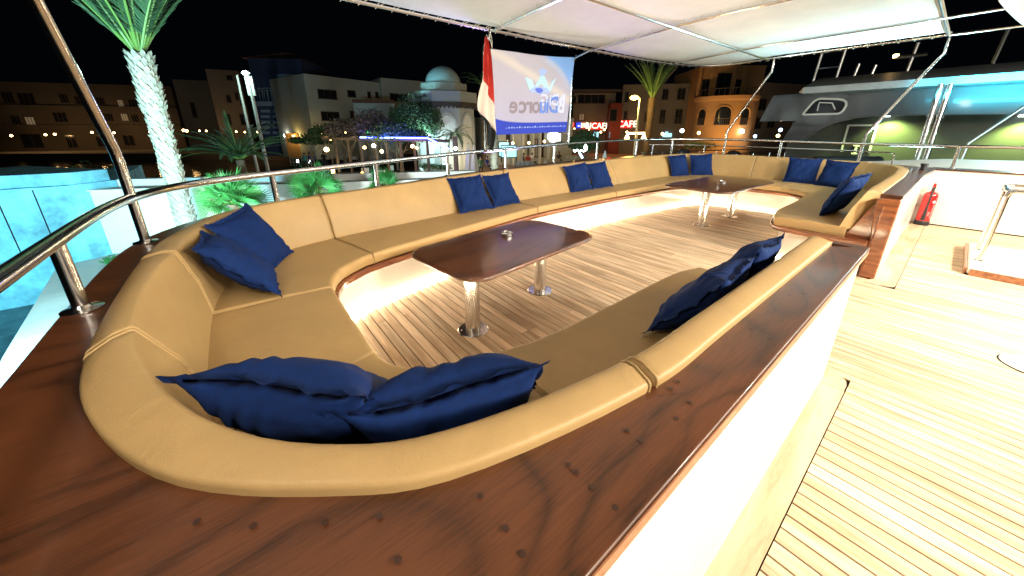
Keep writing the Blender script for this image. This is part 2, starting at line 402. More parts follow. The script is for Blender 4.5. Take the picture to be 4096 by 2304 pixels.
GS = 'tan seat cushions of the sofa'; GB = 'tan backrest cushions of the sofa'
seats = [(0, 3, 'long tan seat cushion nearest the right wall, below two leaning navy pillows'),
 (3, 7, 'curved tan seat cushion in the near corner, behind the two bottom navy pillows'),
 (7, 10, 'square tan seat cushion at the left end of the sofa, with no pillow on it'),
 (10, 14, 'curved tan seat cushion in the left corner under two navy pillows'),
 (14, 17, 'long tan seat cushion behind the near table'),
 (17, 19, 'tan seat cushion of the far side just right of the near table'),
 (19, 22.2, 'tan seat cushion of the far side running up to the far table'),
 (22.2, 25, 'tan seat cushion behind the far table'),
 (25, 31, 'greenish lit seat cushion at the far right with a rounded corner, by the wooden post')]
for a, b, l in seats: cushion('seat_cushion', seat_ring, a, b, l, GS)
backs = [(0, 3, 'straight tan backrest cushion along the right wooden capping'),
 (3, 8, 'curved tan backrest cushion at the bottom behind the two nearest pillows'),
 (8, 10, 'short tan backrest cushion with a sloping face at the left end'),
 (10, 14, 'curved tan backrest cushion in the left corner behind two navy pillows'),
 (14, 17, 'long tan backrest cushion on the far side left of the middle pillows'),
 (17, 19.6, 'tan backrest cushion of the far side between two pairs of navy pillows'),
 (19.6, 21.9, 'tan backrest cushion of the far side left of the fourth pillow pair'),
 (21.9, 23.7, 'tan backrest cushion in the far corner behind the far table'),
 (23.7, 26.2, 'tan backrest cushion of the back row, left of the far right navy pillows'),
 (26.2, 31, 'tan backrest cushion curving to the wooden post at the far right')]
for a, b, l in backs: cushion('backrest_cushion', back_ring, a, b, l, GB)

# sofa base: wood lip, white skirt, light strip
EP = [Vector(cr(cE, i * .125)) for i in range(0, 31 * 8 + 1)]
EP = [Vector((-.45, 2.745)), Vector((-.8, 2.745)), Vector((-.98, 2.742))] + EP + [Vector((-1.14, 5.085)), Vector((-1.0, 5.068)), Vector((-.8, 5.065)), Vector((-.56, 5.065))]
EP[-5] = Vector((-1.22, 5.11))
def smooth_poly(P, k=2):
    for _ in range(k):
        P = [P[0]] + [(P[i - 1] + P[i] * 2 + P[i + 1]) / 4 for i in range(1, len(P) - 1)] + [P[-1]]
    return P
EP = smooth_poly(EP, 3)
def offset(P, d):      # + = towards the floor (right of travel)
    out = []
    for i, p in enumerate(P):
        t = P[min(i + 1, len(P) - 1)] - P[max(i - 1, 0)]; t.normalize(); out.append(p + Vector((t.y, -t.x)) * d)
    return out
base = thing('sofa_base', 'built-in U-shaped sofa base with white skirt, varnished lip and glowing strip along the floor', 'sofa')
def strip(P, prof, name, m, parent, sm=40):
    offs = [offset(P, a) for a, z in prof]
    rings = [[Vector((offs[k][i].x, offs[k][i].y, prof[k][1])) for k in range(len(prof))] for i in range(len(P))]
    return fix(MB().loft(rings).build(name, m, parent, smooth=sm))
strip(EP, rpoly([(-.10, .365, 0), (-.10, .420, 0), (.022, .422, .014), (.022, .366, .012)], 3), 'lip', M['mahogany_bright'], base)
strip(EP, [(-.10, .0), (-.10, .366), (-.075, .366), (-.075, .0)], 'skirt', M['gelside'], base)
strip(EP, [(-.074, .004), (-.074, .017), (-.058, .017), (-.058, .004)], 'light_strip', M['led'], base)
# plinth top under the cushions (closes the box)
mb = MB()
for i in range(31 * 4):
    a, b = i * .25, i * .25 + .25
    A1, A2 = cr(cB, a), cr(cB, b); E1, E2 = cr(cE, a), cr(cE, b); O1, O2 = cr(cG, a), cr(cG, b)
    mb.quad((*O1, .405), (*O2, .405), (*E2, .405), (*E1, .405))
mb.build('seat_board', M['gelside'], base, smooth=0)

# ================================================================ COAMING
coam = thing('bulwark', 'broad varnished mahogany capping with dark plugs on a white bulwark round the sofa', 'bulwark')
rings = []
for i in range(0, 27 * 8 + 1):
    u = i / 8.0
    G = Vector(cr(cG, u)); O = Vector(cr(cO, u)); zc = cr(cZ, u)[0]
    if 3.5 < u < 7.4:                       # square outer corner beside the camera
        t = u
        O = Vector((-.205, max(-.6, O.y))) if u < 6 else Vector((min(-.205, O.x), -.6))
    d = O - G; L = d.length; d.normalize()
    cs = rpoly([(-.03, zc - .045, 0), (-.03, zc - .006, 0), (L - .001, zc, .007), (L, zc - .045, .012)], 3)
    rings.append([Vector((G.x + d.x * a, G.y + d.y * a, z)) for a, z in cs])
r0 = [Vector((p.x, p.y + .05, p.z)) for p in rings[0]]
fix(MB().loft(rings).build('capping', M['mahogany'], coam, smooth=40))
rings = []
for i in range(27 * 8, 31 * 8 + 1):
    u = i / 8.0; G = Vector(cr(cG, u)); O = Vector(cr(cO, u)); zc = cr(cZ, u)[0]; d = O - G; L = d.length; d.normalize()
    cs = rpoly([(-.03, zc - .03, 0), (-.03, zc + .008, 0), (L, zc + .008, .007), (L, zc - .03, .012)], 3)
    rings.append([Vector((G.x + d.x * a, G.y + d.y * a, z)) for a, z in cs])
fix(MB().loft(rings).build('capping', M['mahogany'], coam, smooth=40))
# light worn edge strip of the near capping and the scarf joint
MB().box(-.2045, -.2015, -.58, 2.80, .852, .884).build('worn_edge', M['mahogany_edge'], coam, smooth=0)
MB().box(-.365, -.2045, 2.79, 2.853, .853, .889).build('capping_end', M['mahogany'], coam, smooth=0)
MB().add([(-.345, .755, .8903), (-.30, .83, .8903), (-.298, .829, .8903), (-.343, .753, .8903)], [(0, 1, 2, 3)]).build('scarf_joint', M['plug'], coam, smooth=0)
# plugs (bungs): measured in the photograph, lying on the capping
plug_px = [(1430, 1168), (1450, 1187), (1490, 1226), (1548, 1276), (1613, 1108), (1578, 1082), (1314, 1392), (1208, 1247), (1272, 1329),
           (955, 1299), (818, 1312), (637, 1322), (1001, 1408), (495, 1312), (1702, 1052), (1735, 1012), (1935, 850), (1890, 828), (1688, 978), (1705, 960), (2020, 738), (1985, 742)]
pm = None
for x, y in plug_px:
    p = at(*dd(x, y), .890)
    if pm is None:
        pm = MB().lathe([(0.0, .0), (.0062, .0), (.0062, .0003), (.0, .0004)], 14, caps=False).build('plug', M['plug'], coam); q = pm
    else:
        q = pm.copy(); C.objects.link(q)
    q.location = (p.x, p.y, .8899)
# walls
MB().box(-.255, -.222, -1.3, 2.79, 0, .852).build('side_panel', M['gelside'], coam, smooth=0)
MB().box(-.40, -.2555, 2.745, 2.79, 0, .852).build('end_panel', M['mahogany_bright'], coam, smooth=0)
MB().box(-.315, -.288, 5.27, 9.2, 0, .86).build('side_panel', M['gelside'], coam, smooth=0)
MB().box(-.287, -.2865, 5.3, 9.19, .30, .305).build('panel_seam', M['caulk'], coam, smooth=0)
# outer shell of the bulwark below the capping
mb = MB(); R = []
for i in range(6 * 4, 27 * 4 + 1):
    u = i / 4.0; O = Vector(cr(cO, u)); G = Vector(cr(cG, u)); d = (O - G).normalized(); zc = cr(cZ, u)[0]
    if u < 7.4: O = Vector((min(-.205, O.x), -.6))
    q = O - d * .05
    R.append([Vector((q.x, q.y, zc - .046)), Vector((q.x, q.y, -3.2))])
mb.loft(R, closed=False); mb.build('hull_side', M['gelside'], coam)
# end post of the far coaming: varnished boards with a moulding
post = thing('end_post', 'glossy reddish wooden end post of the coaming at the right of the opening', 'post')
fix(bevel(MB().add([(x, y, z) for y in (5.20, 5.335) for x, z in [(-.40, .01), (-.27, .01), (-.268, .868), (-.435, .868), (-.44, .80), (-.40, .42)]],
   [(0, 1, 2, 3, 4, 5), (11, 10, 9, 8, 7, 6)] + [(i, i + 6, (i + 1) % 6 + 6, (i + 1) % 6) for i in range(6)]).build('board', M['mahogany_bright'], post, smooth=0), .012, 3))
fix(bevel(MB().add([(x, y, z) for y in (5.235, 5.33) for x, z in [(-.402, .37), (-.402, .79), (-.445, .81), (-.60, .44), (-.60, .37)]],
   [(0, 1, 2, 3, 4), (9, 8, 7, 6, 5)] + [(i, i + 5, (i + 1) % 5 + 5, (i + 1) % 5) for i in range(5)]).build('wing_board', M['mahogany_bright'], post, smooth=0), .01, 3))
bevel(MB().box(-.66, -.40, 5.06, 5.233, .366, .421).build('lip_end', M['mahogany_bright'], post, smooth=0), .01)
MB().tube([(-.375, 5.197, .05), (-.375, 5.197, .8)], .008, 8).build('moulding', M['mahogany_bright'], post)
# bulwark across the right background
bw = thing('cross_bulwark', 'cream white bulwark wall with thin brown capping behind the fire extinguisher', 'bulwark')
MB().box(-.287, 4.4, 9.2, 9.5, 0, .902).build('wall', M['gel'], bw, smooth=0)
bevel(MB().box(-.26, 4.4, 9.175, 9.64, .903, .925).build('capping', M['mahogany'], bw, smooth=0), .006)
MB().box(-.28, 4.4, 9.193, 9.1995, .0, .012).build('foot_trim', M['caulk'], bw, smooth=0)
hs = MB().box(-.6, 4.4, 9.52, 9.6, -3.2, .90).build('outer_shell', M['gelside'], bw, smooth=0)
cup = thing('black_socket', 'small black cylindrical socket standing on the far capping corner', 'socket', loc=(-.33, 8.75, .918))
MB().lathe([(0, 0), (.045, 0), (.045, .02), (.038, .022), (.036, .07), (.045, .075), (.045, .11), (.0, .112)], 18, caps=False).build('body', M['black_rubber'], cup)
MB().lathe([(.046, .085), (.048, .088), (.048, .1), (.046, .103)], 18, caps=False).build('collar', M['black_metal'], cup)

# hatch curb with its hoop
hc = thing('deck_hatch', 'low white hatch box with teak edging and a steel hoop rail at the right edge', 'hatch')
bevel(MB().box(.34, 1.35, 6.24, 7.69, 0, .085).build('box', M['gel'], hc, smooth=0), .03, 4)
for nm, b in (('edging', (.318, .340, 6.25, 7.68)), ('edging', (.36, 1.35, 6.205, 6.238))):
    bevel(MB().box(b[0], b[1], b[2], b[3], .0, .075).build(nm, M['mahogany_edge'], hc, smooth=0), .006)
hoop = [(.42, 6.66, .07), (.42, 6.66, .55), (.42, 6.66, .83), (.43, 6.66, .885), (.475, 6.66, .905), (1.2, 6.66, .905), (1.25, 6.7, .905), (1.25, 7.25, .905), (1.2, 7.30, .905), (.475, 7.30, .905), (.43, 7.30, .885), (.42, 7.30, .83), (.42, 7.3, .55), (.42, 7.3, .07)]
MB().tube(hoop[:5] + hoop[5:9] + hoop[9:], .024, 12).build('hoop', M['steel'], hc)
MB().tube([(.475, 6.66, .905), (.43, 6.68, .9), (.42, 6.72, .9), (.42, 7.24, .9), (.43, 7.28, .9), (.475, 7.3, .905)], .024, 12).build('hoop', M['steel'], hc)
for y in (6.66, 7.30): MB().lathe([(0, .084), (.055, .084), (.055, .092), (0, .093)], 18, Matrix.Translation((.42, y, 0)), caps=False).build('base_plate', M['steel'], hc)

# fire extinguisher
fe = thing('fire_extinguisher', 'red fire extinguisher with black hose and base standing against the cream wall', 'extinguisher', loc=(-.155, 9.06, .0), rz=.15)
MB().lathe([(0, .0), (.088, .0), (.090, .02), (.090, .07), (.086, .078)], 24, caps=False).build('base', M['black_rubber'], fe)
MB().lathe([(.085, .07), (.085, .49), (.080, .525), (.062, .552), (.030, .565), (.022, .58), (0, .58)], 24, caps=False).build('cylinder', M['red_paint'], fe)
v = MB().lathe([(0, .575), (.02, .575), (.022, .60), (.016, .63), (0, .63)], 12, caps=False); v.box(-.012, .012, -.02, .085, .615, .628); v.box(-.012, .012, -.03, .07, .64, .65, Matrix.Rotation(.12, 4, 'X')); v.build('valve', M['black_metal'], fe)
MB().lathe([(0, .63), (.018, .63), (.022, .66), (.018, .70), (0, .705)], 12, caps=False).build('grip', M['red_paint'], fe)
MB().tube([(0, -.03, .60), (-.005, -.075, .575), (-.01, -.096, .52), (-.012, -.1, .4), (-.012, -.101, .3)], .011, 10).build('hose', M['black_rubber'], fe)
MB().tube([(-.012, -.101, .31), (-.012, -.102, .2), (-.012, -.103, .10)], [.013, .019, .026], 12).build('horn', M['black_rubber'], fe)
MB().box(-.03, .03, .088, .14, .36, .38).build('bracket', M['black_metal'], fe)
def text(body, size, mt, parent, name, Mx, extrude=.0006, mirror=False, bold=0, align='CENTER', sx=1.0, tagd=None):
    cu = bpy.data.curves.new(name, 'FONT'); cu.body = body; cu.size = size; cu.extrude = extrude; cu.align_x = align; cu.align_y = 'CENTER'
    cu.offset = bold; cu.resolution_u = 3
    t = bpy.data.objects.new(name, cu); C.objects.link(t)
    dg = bpy.context.evaluated_depsgraph_get(); me = bpy.data.meshes.new_from_object(t.evaluated_get(dg)); me.materials.clear(); me.materials.append(mt)
    bpy.data.objects.remove(t)
    X = Mx @ Matrix.Diagonal((-sx if mirror else sx, 1, 1, 1))
    me.transform(X)
    o = bpy.data.objects.new(name, me); C.objects.link(o)
    if parent: o.parent = parent
    return o
def wrap(o, R, off=0):
    for v in o.data.vertices:
        a = v.co.x / R + off; r = R + v.co.y * 0
        z = v.co.z; v.co = Vector((r * sin(a), -r * cos(a), z))
Mt = Matrix.Rotation(pi / 2, 4, 'X') @ Matrix.Rotation(pi / 2, 4, 'Z')
o = text('FIRE', .040, M['white_print'], fe, 'lettering', Matrix.Translation((.0, 0, .20)) @ Mt, .0003); wrap(o, .0862, .40)
o = text('EXTINGUISHER', .034, M['white_print'], fe, 'lettering', Matrix.Translation((.0, 0, .245)) @ Mt, .0003); wrap(o, .0862, .82)
o = MB().lathe([(0, 0), (.024, 0), (.024, .0004), (0, .0004)], 20, Matrix.Translation((0, 0, .405)) @ Matrix.Rotation(pi / 2, 4, 'X'), caps=False).build('round_label', M['white_print'], fe); wrap(o, .0864, .62)

# ================================================================ TABLES
def table(name, cx, cy, z, lx, ly, rot, legs, label, drop):
    t = thing(name, label, 'table', 'varnished tables on steel pedestals', (cx, cy, 0), rot)
    n = 7; pts = []
    r = .17
    for sx, sy, a0 in ((1, 1, 0), (-1, 1, pi / 2), (-1, -1, pi), (1, -1, 3 * pi / 2)):
        for k in range(n + 1):
            a = a0 + pi / 2 * k / n; pts.append((sx * (lx / 2 - r) + r * cos(a), sy * (ly / 2 - r) + r * sin(a)))
    bow = lambda x, y: (x * (1 + .03 * cos(pi * y / ly)), y * (1 + .015 * cos(pi * x / lx)))
    pts = [bow(*p) for p in pts]
    def ring(inset, zz):
        out = []
        for x, y in pts:
            l = hypot(x, y); out.append(Vector((x - inset * x / l, y - inset * y / l, zz)))
        return out
    prof = [(.03, z - .034), (.008, z - .032), (0, z - .024), (-.001, z - .016), (.004, z - .006), (.014, z - .0005), (.03, z), (.3, z)]
    fix(MB().loft([ring(a, b) for a, b in prof]).build('table_top', M['tabletop'], t, smooth=60))
    for lx_, ly_ in legs:
        MB().lathe([(.125 * .0, .0), (.122, .0), (.124, .004), (.118, .009), (.0605, .0095)], 36, Matrix.Translation((lx_, ly_, 0)), caps=False).build('base_plate', M['steel'], t)
        MB().lathe([(.060, .006), (.058, z - .034)], 36, Matrix.Translation((lx_, ly_, 0)), caps=False).build('leg', M['steel'], t)
        sm = MB()
        for k in range(6):
            sm.lathe([(0, .0095), (.007, .0095), (.006, .0115), (0, .012)], 8, Matrix.Translation((lx_ + .095 * cos(k * pi / 3), ly_ + .095 * sin(k * pi / 3), 0)), caps=False)
        sm.build('screws', M['steel_dull'], t)
    return t
table('table', -2.24, 1.745, .630, .86, 1.50, radians(7), [(0.05, -.46), (-.03, .47)], 'dark varnished wooden table nearest the camera with one ashtray', 0)
table('table', -2.52, 6.70, .655, 1.06, 2.02, radians(-1), [(.06, -.63), (.10, .40)], 'dark varnished wooden table farther away, by the back corner of the sofa', 0)
def ashtray(x, y, z, label):
    t = thing('ashtray', label, 'ashtray', 'steel ashtrays', (x, y, z))
    n = 28; prof = [(.0, .001), (.05, .001), (.053, .004), (.053, .030), (.0505, .031), (.0495, .028), (.0495, .006), (0, .005)]
    rings = []
    for r, zz in prof:
        rings.append([Vector((r * cos(2 * pi * k / n), r * sin(2 * pi * k / n), zz - (.012 if (k % 7 == 0 and zz > .02) else 0))) for k in range(n)])
    MB().loft(rings, caps=False).build('dish', M['steel'], t); return t
p = at(*dd(1276, 592), .632); ashtray(p.x, p.y, .6302, 'round steel ashtray in the middle of the nearer table')
p = at(*dd(1817, 459), .657); ashtray(p.x, p.y, .6552, 'round steel ashtray on the farther table')

# ================================================================ PILLOWS
def pillow_mesh(seed, W=.44, T=.075):
    rnd = random.Random(seed); n = 44; V = []; F = []
    ph = [rnd.uniform(0, 6.28) for _ in range(12)]
    def prof(u, v, side):
        a = max(0, 1 - abs(u) ** 3.0); b = max(0, 1 - abs(v) ** 3.0)
        h = T * (a * b) ** .62
        ed = max(abs(u), abs(v))
        wr = .008 * sin(19 * u + ph[0] + 4 * sin(3 * v + 2.3 * u + ph[1])) * max(0, abs(v) - .35) * (1 - abs(v)) * 7 * (.5 + .5 * sin(4.3 * u + ph[7]))
        wr += .008 * sin(17 * v + ph[2] + 4 * sin(3 * u + 2.1 * v + ph[3])) * max(0, abs(u) - .35) * (1 - abs(u)) * 7 * (.5 + .5 * sin(4.1 * v + ph[11]))
        wr += .004 * sin(5 * u + 4 * v + ph[4 + (side > 0)]) * a * b + .003 * sin(9 * u - 7 * v + ph[6]) * a * b
        dent = -.010 * math.exp(-((u - .1) ** 2 + (v - .15) ** 2) * 5)
        return h + wr * (h / T + .25) + dent * (h / T)
    idx = {}
    for s in (1, -1):
        for i in range(n + 1):
            for j in range(n + 1):
                u = 2 * i / n - 1; v = 2 * j / n - 1
                pin = 1 - .085 * (1 - u * u) * abs(v) ** 4
                pin2 = 1 - .085 * (1 - v * v) * abs(u) ** 4
                x = u * pin2 * W / 2; y = v * pin * W / 2
                corner = (abs(u) * abs(v)) ** 6
                x *= 1 + .05 * corner; y *= 1 + .05 * corner
                bd = (i in (0, n) or j in (0, n))
                z = 0 if bd else s * prof(u, v, s)
                z += .010 * sin(3 * u + ph[8]) * abs(v) ** 3 + .010 * sin(3 * v + ph[9]) * abs(u) ** 3
                if bd and s < 0: idx[(s, i, j)] = idx[(1, i, j)]; continue
                idx[(s, i, j)] = len(V); V.append((x, y, z))
        for i in range(n):
            for j in range(n):
                q = (idx[(s, i, j)], idx[(s, i + 1, j)], idx[(s, i + 1, j + 1)], idx[(s, i, j + 1)])
                F.append(q if s > 0 else q[::-1])
    # flange: thin border seam sticking out
    mb = MB(); mb.v = V; mb.f = F
    rim = [(i, 0) for i in range(n)] + [(n, j) for j in range(n)] + [(i, n) for i in range(n, 0, -1)] + [(0, j) for j in range(n, 0, -1)]
    o = len(mb.v)
    for a, (i, j) in enumerate(rim):
        x, y, z = V[idx[(1, i, j)]]; l = hypot(x, y); k = .024 + .003 * sin(a * 1.7)
        mb.v.append((x + x / l * k, y + y / l * k, z + .006 * sin(a * .55 + ph[10]) + .003 * sin(a * 1.3)))
    R = len(rim)
    for a in range(R):
        i1 = idx[(1, *rim[a])]; i2 = idx[(1, *rim[(a + 1) % R])]; mb.f.append((i1, o + a, o + (a + 1) % R, i2))
    return mb
def pillow(x, y, az, lean, roll, label, z=SEAT, W=.44, T=None, up=0.0, twist=0.0):
    """(x, y) where its lower edge rests, az = boat-frame heading (degrees from +X, ccw) its front faces, lean back from vertical"""
    T = T or (.112 if .505 < W < .53 else .085)
    mb = pillow_mesh(hash((round(x, 2), round(y, 2))) % 9999, W, T)
    o = mb.build('pillow', M['navy'], smooth=70)
    tag(o, label, 'pillow', 'navy blue throw pillows on the sofa')
    a = radians(az); ln = radians(lean)
    n = Vector((cos(a) * cos(ln), sin(a) * cos(ln), sin(ln)))       # front normal
    upv = Vector((-cos(a) * sin(ln), -sin(a) * sin(ln), cos(ln)))
    sv = upv.cross(n)
    R = Matrix((sv, upv, n)).transposed().to_4x4()
    ctr = Vector((x, y, z)) + upv * (W * .47 + up) + n * (min(T, .085) * .6)
    o.matrix_world = Matrix.Translation(ctr) @ R @ Matrix.Rotation(radians(roll), 4, 'Z') @ Matrix.Rotation(radians(twist), 4, 'Y')
    return o
PIL = [
 (-3.19, .10, 57, 31, 6, 'navy pillow in the left corner with a pointed top, rear one of its pair', .475, .0),
 (-2.75, .05, 89, 43, -3, 'navy pillow in the left corner lying back, in front of its neighbour', .487, .0),
 (-1.125, .158, 135, 38, -2, 'crumpled navy pillow at the bottom left, seen edge-on nearest the camera', .515, .0),
 (-.916, .452, 158, 41, -9, 'crumpled navy pillow at the bottom, right one of the nearest pair', .51, .0),
 (-3.86, 2.43, -2, 34, 2, 'left navy pillow of the pair behind the near table', .48, .0),
 (-3.90, 2.98, 5, 34, -1, 'right navy pillow of the pair behind the near table', .465, .0),
 (-4.03, 4.72, -9, 24, 6, 'left navy pillow of the pair in the middle of the far side', .47, .0),
 (-4.04, 5.32, -8, 25, 4, 'right navy pillow of the pair in the middle of the far side', .47, .0),
 (-4.0, 8.15, -20, 20, 3, 'left navy pillow of the pair before the far corner', .48, .0),
 (-3.76, 8.72, -42, 20, 3, 'right navy pillow of the pair before the far corner', .48, .0),
 (-1.92, 8.98, -80, 17, -2, 'left navy pillow of the pair at the back right', .49, .0),
 (-1.39, 8.78, -111, 20, -2, 'right navy pillow of the pair at the back right', .485, .0),
 (-.85, 5.90, 172, 24, -3, 'single navy pillow leaning by the wooden end post', .55, .0),
 (-.766, 1.787, 183, 38, 3, 'nearer navy pillow leaning on the right backrest', .48, .0),
 (-.745, 2.27, 182, 32, 5, 'farther navy pillow leaning on the right backrest', .47, .02),
]
for P in PIL: pillow(*P[:5], P[5], W=P[6], up=P[7])
#PILLOWS_END
# ================================================================ GUARD RAIL
HP = [Vector(cr(cO, 6 + i * .25)) for i in range(0, int((27 - 6) / .25) + 1)]
HP = [Vector((.8, -.6)), Vector((0, -.6))] + [Vector((min(-.205, p.x), p.y)) for p in HP if p.y > -.61 or p.x < -.3]
RP = offset(HP, .06) if False else HP
def inward(P, d):
    cen = Vector((-2.2, 4)); out = []
    for i, p in enumerate(P):
        t = P[min(i + 1, len(P) - 1)] - P[max(i - 1, 0)]; t.normalize(); n = Vector((t.y, -t.x))
        if n.dot(cen - p) < 0: n = -n
        out.append(p + n * d)
    return out
RP = inward(HP, .055)
RP = RP[:-3] + [Vector((-.8, 9.52)), Vector((0, 9.47)), Vector((1.2, 9.45)), Vector((4.2, 9.42))]
def rail_z(p):
    if p.y < 0 : return 1.165
    t = min(1, max(0, (p.y) / 7.5)); t = t * t * (3 - 2 * t) * .55 + t * .45
    z = 1.17 + .145 * t
    if p.y > 8.9: z = 1.285 + .03 * min(1, max(0, (-1.5 - p.x) / 1.5))
    return z
def hit_path(px, py, P):
    d, f, a = ray(px, py); best = None
    for A, B in zip(P[:-1], P[1:]):
        e = B - A; det = d.x * (-e.y) + e.x * d.y
        if abs(det) < 1e-9: continue
        t = (A.x * (-e.y) + e.x * A.y) / det; s = (d.x * A.y - d.y * A.x) / det
        if t > 0 and -1e-5 <= s <= 1 + 1e-5 and (best is None or t < best): best = t
    return None if best is None else Vector((d.x * best, d.y * best, EYE + d.z * best))
rail = thing('guard_rail', 'polished steel guard rail on stanchions running all round behind the sofa', 'railing')
rl = smooth_poly([Vector((p.x, p.y, rail_z(p))) for p in RP], 3)
RAILZ = lambda p: min(rl, key=lambda q: (q.x - p.x) ** 2 + (q.y - p.y) ** 2).z
MB().tube(rl, .0265, 14).build('top_rail', M['steel'], rail)
CAPZ = lambda p: .89 + .04 * min(1, max(0, p.y / 5)) - (.008 if p.y > 9 else 0)
st_disp = [(137, 608), (325, 483), (683, 438), (943, 405), (1125, 388), (1272, 372), (1395, 364), (1503, 357), (1603, 353), (1693, 352), (1826, 350), (1967, 355), (2172, 361), (2415, 369)]
stmesh = {}
def stanchion(p):
    zc = CAPZ(p); h = RAILZ(p) - zc
    s = MB().tube([(0, 0, 0), (0, 0, h)], .0235, 14).build('stanchion', M['steel'], rail, loc=(p.x, p.y, zc))
    MB().lathe([(0, .0), (.058, .0), (.058, .005), (.03, .012), (.0245, .02)], 24, caps=False).build('base_flange', M['steel'], s)
    return s
STP = []
for x, y in st_disp:
    h = hit_path(*dd(x, y), RP)
    if h is None: continue
    STP.append(h); stanchion(h)
# awning posts
AZ0 = 2.965
def fz(x): return 2.90 + .10 * min(1, max(0, (x + 4.7) / 1.9))
awn = thing('awning', 'white canvas awning laced to a steel tube frame over the seating', 'awning')
def post_path(base, top_x):
    b = base.copy(); zr = RAILZ(b)
    return [Vector((b.x, b.y, zr)), Vector((b.x + .0, b.y, zr + .19)), Vector((b.x + .03, b.y, zr + .25)), Vector((top_x - .05, b.y, fz(top_x) - .33)), Vector((top_x, b.y, fz(top_x) - .25)), Vector((top_x, b.y, fz(top_x)))]
p0 = hit_path(*dd(325, 483), RP)
P_left = [Vector((p0.x, p0.y, 1.17)), Vector((p0.x, p0.y, 1.37)), Vector((p0.x + .03, p0.y, 1.45)), Vector((-2.48, p0.y, 2.07)), Vector((-1.9, p0.y, 2.78)), Vector((-1.84, p0.y, 2.95))]
MB().tube(P_left, .0245, 14).build('post', M['steel'], awn)
pa = hit_path(*dd(1826, 350), RP); MB().tube(post_path(pa, -2.97), .0235, 12).build('post', M['steel'], awn)
pb = hit_path(*dd(2172, 361), RP); MB().tube(post_path(pb, -.58), .0235, 12).build('post', M['steel'], awn)
bl = hit_path(*dd(1222, 378), RP); br = hit_path(*dd(1430, 360), RP)
TX = -4.52
for b, hh in ((bl, 2.80), (br, 2.86)):
    z = RAILZ(b)
    MB().tube([(b.x, b.y, z), (b.x, b.y, hh - .17), (b.x + .02, b.y, hh - .10), (b.x + .07, b.y, hh - .045), (b.x + .14, b.y, hh - .02), (TX, b.y, fz(TX) - .012)], .021, 12).build('post', M['steel'], awn)
SX = -.585; YF = 9.40
# frame tubes
edge = [(TX, -1.2), (TX - .06, 1.5), (TX - .08, 3.4), (TX - .05, 5.4), (TX + .02, 7.2), (TX + .14, 8.1), (TX + .4, 8.85), (TX + .8, 9.25), (TX + 1.3, YF - .01), (-2.95, YF), (SX, YF)]
ed = smooth_poly([Vector((x, y, fz(x))) for x, y in edge for _ in (0,)], 0)
ed2 = []
for i in range((len(ed) - 1) * 6 + 1): ed2.append(Vector(cr([tuple(p) for p in ed], i / 6)))
MB().tube(ed2, .0225, 10).build('frame_edge', M['steel'], awn)
MB().tube([(SX, YF, fz(SX)), (SX, -1.2, fz(SX))], .0225, 10).build('frame_edge', M['steel'], awn)
MB().tube([(-3.03, -1.2, fz(-3.03) - .03), (-3.03, YF - .02, fz(-3.03) - .03)], .0225, 10).build('cross_bar', M['steel'], awn)
for y in (3.30, 5.45, 7.95, .9):
    pts = [(x, y, fz(x) - .004) for x in [TX - .07 + .12 * 0 + (2.4 - TX) * k / 14 for k in range(15)]]
    if y > 7: pts[0] = (TX + .1, y, fz(TX))
    MB().tube(pts, .0195, 10).build('bow', M['steel'], awn)
MB().tube([(SX, YF, fz(SX)), (2.6, YF, fz(SX) - .03)], .0225, 10).build('frame_edge', M['steel'], awn)
# canvas: sheet a hand inside the edge tube, slightly sagging between the bows
bows = [-1.2, .9, 3.30, 5.45, 7.95, 9.4]
def canvas_z(x, y):
    for a, b in zip(bows[:-1], bows[1:]):
        if a <= y <= b:
            t = (y - a) / (b - a); return fz(x) + .034 - .045 * sin(pi * t) * (.3 + .7 * sin(pi * min(1, max(0, (x + 4.6) / 4.0))))
    return fz(x) + .034
def left_edge(y):
    P = ed2
    for a, b in zip(P[:-1], P[1:]):
        if a.y <= y <= b.y and b.y > a.y: return a.x + (b.x - a.x) * (y - a.y) / (b.y - a.y)
    return -3.4
mb = MB(); rows = []
ny = 90; nx = 26
for j in range(ny + 1):
    y = -1.15 + (YF - .05 + 1.15) * (1 - (1 - j / ny) ** 1.25)
    x0 = left_edge(y) + .055; x1 = SX - .055
    rows.append([Vector((x0 + (x1 - x0) * i / nx, y, canvas_z(x0 + (x1 - x0) * i / nx, y))) for i in range(nx + 1)])
mb.loft(rows, closed=False)
cv = mb.build('canvas', M['canvas'], awn, smooth=80)
sm = cv.modifiers.new('thick', 'SOLIDIFY'); sm.thickness = .004
def lacing(path, every, inward_f, name='lacing'):
    acc = 0; mb = MB()
    for a, b in zip(path[:-1], path[1:]):
        seg = (b - a).length; t = (every - acc) if acc < every else 0
        while t < seg:
            p = a + (b - a) * (t / seg); d = (b - a).normalized(); w = inward_f(p)
            c0 = p + w * .06 + Vector((0, 0, .03)); k = []
            for q in range(7):
                an = -2.2 + q * .75
                k.append(p - w * .027 * cos(an) * -1 * -1 + Vector((0, 0, -.027 * sin(an))) * 1 + d * (.006 * q))
            mb.tube([c0] + [p + w * .03 * cos(.6 + q * .7) + Vector((0, 0, -.031 * sin(-.6 + q * .75))) + d * (.006 * q) for q in range(6)] + [c0 + d * .05], .0038, 5)
            t += every
        acc = (seg - (t - every)) if t > seg else 0
    return setting(mb.build(name, M['cord'], awn), 'stuff')
lacing([p for p in ed2], .19, lambda p: (Vector((-2.5, 4.5, 0)) - Vector((p.x, p.y, 0))).normalized())
lacing([Vector((SX, YF, fz(SX))), Vector((SX, -1.2, fz(SX)))], .075, lambda p: Vector((-1, 0, 0)))
mb = MB()
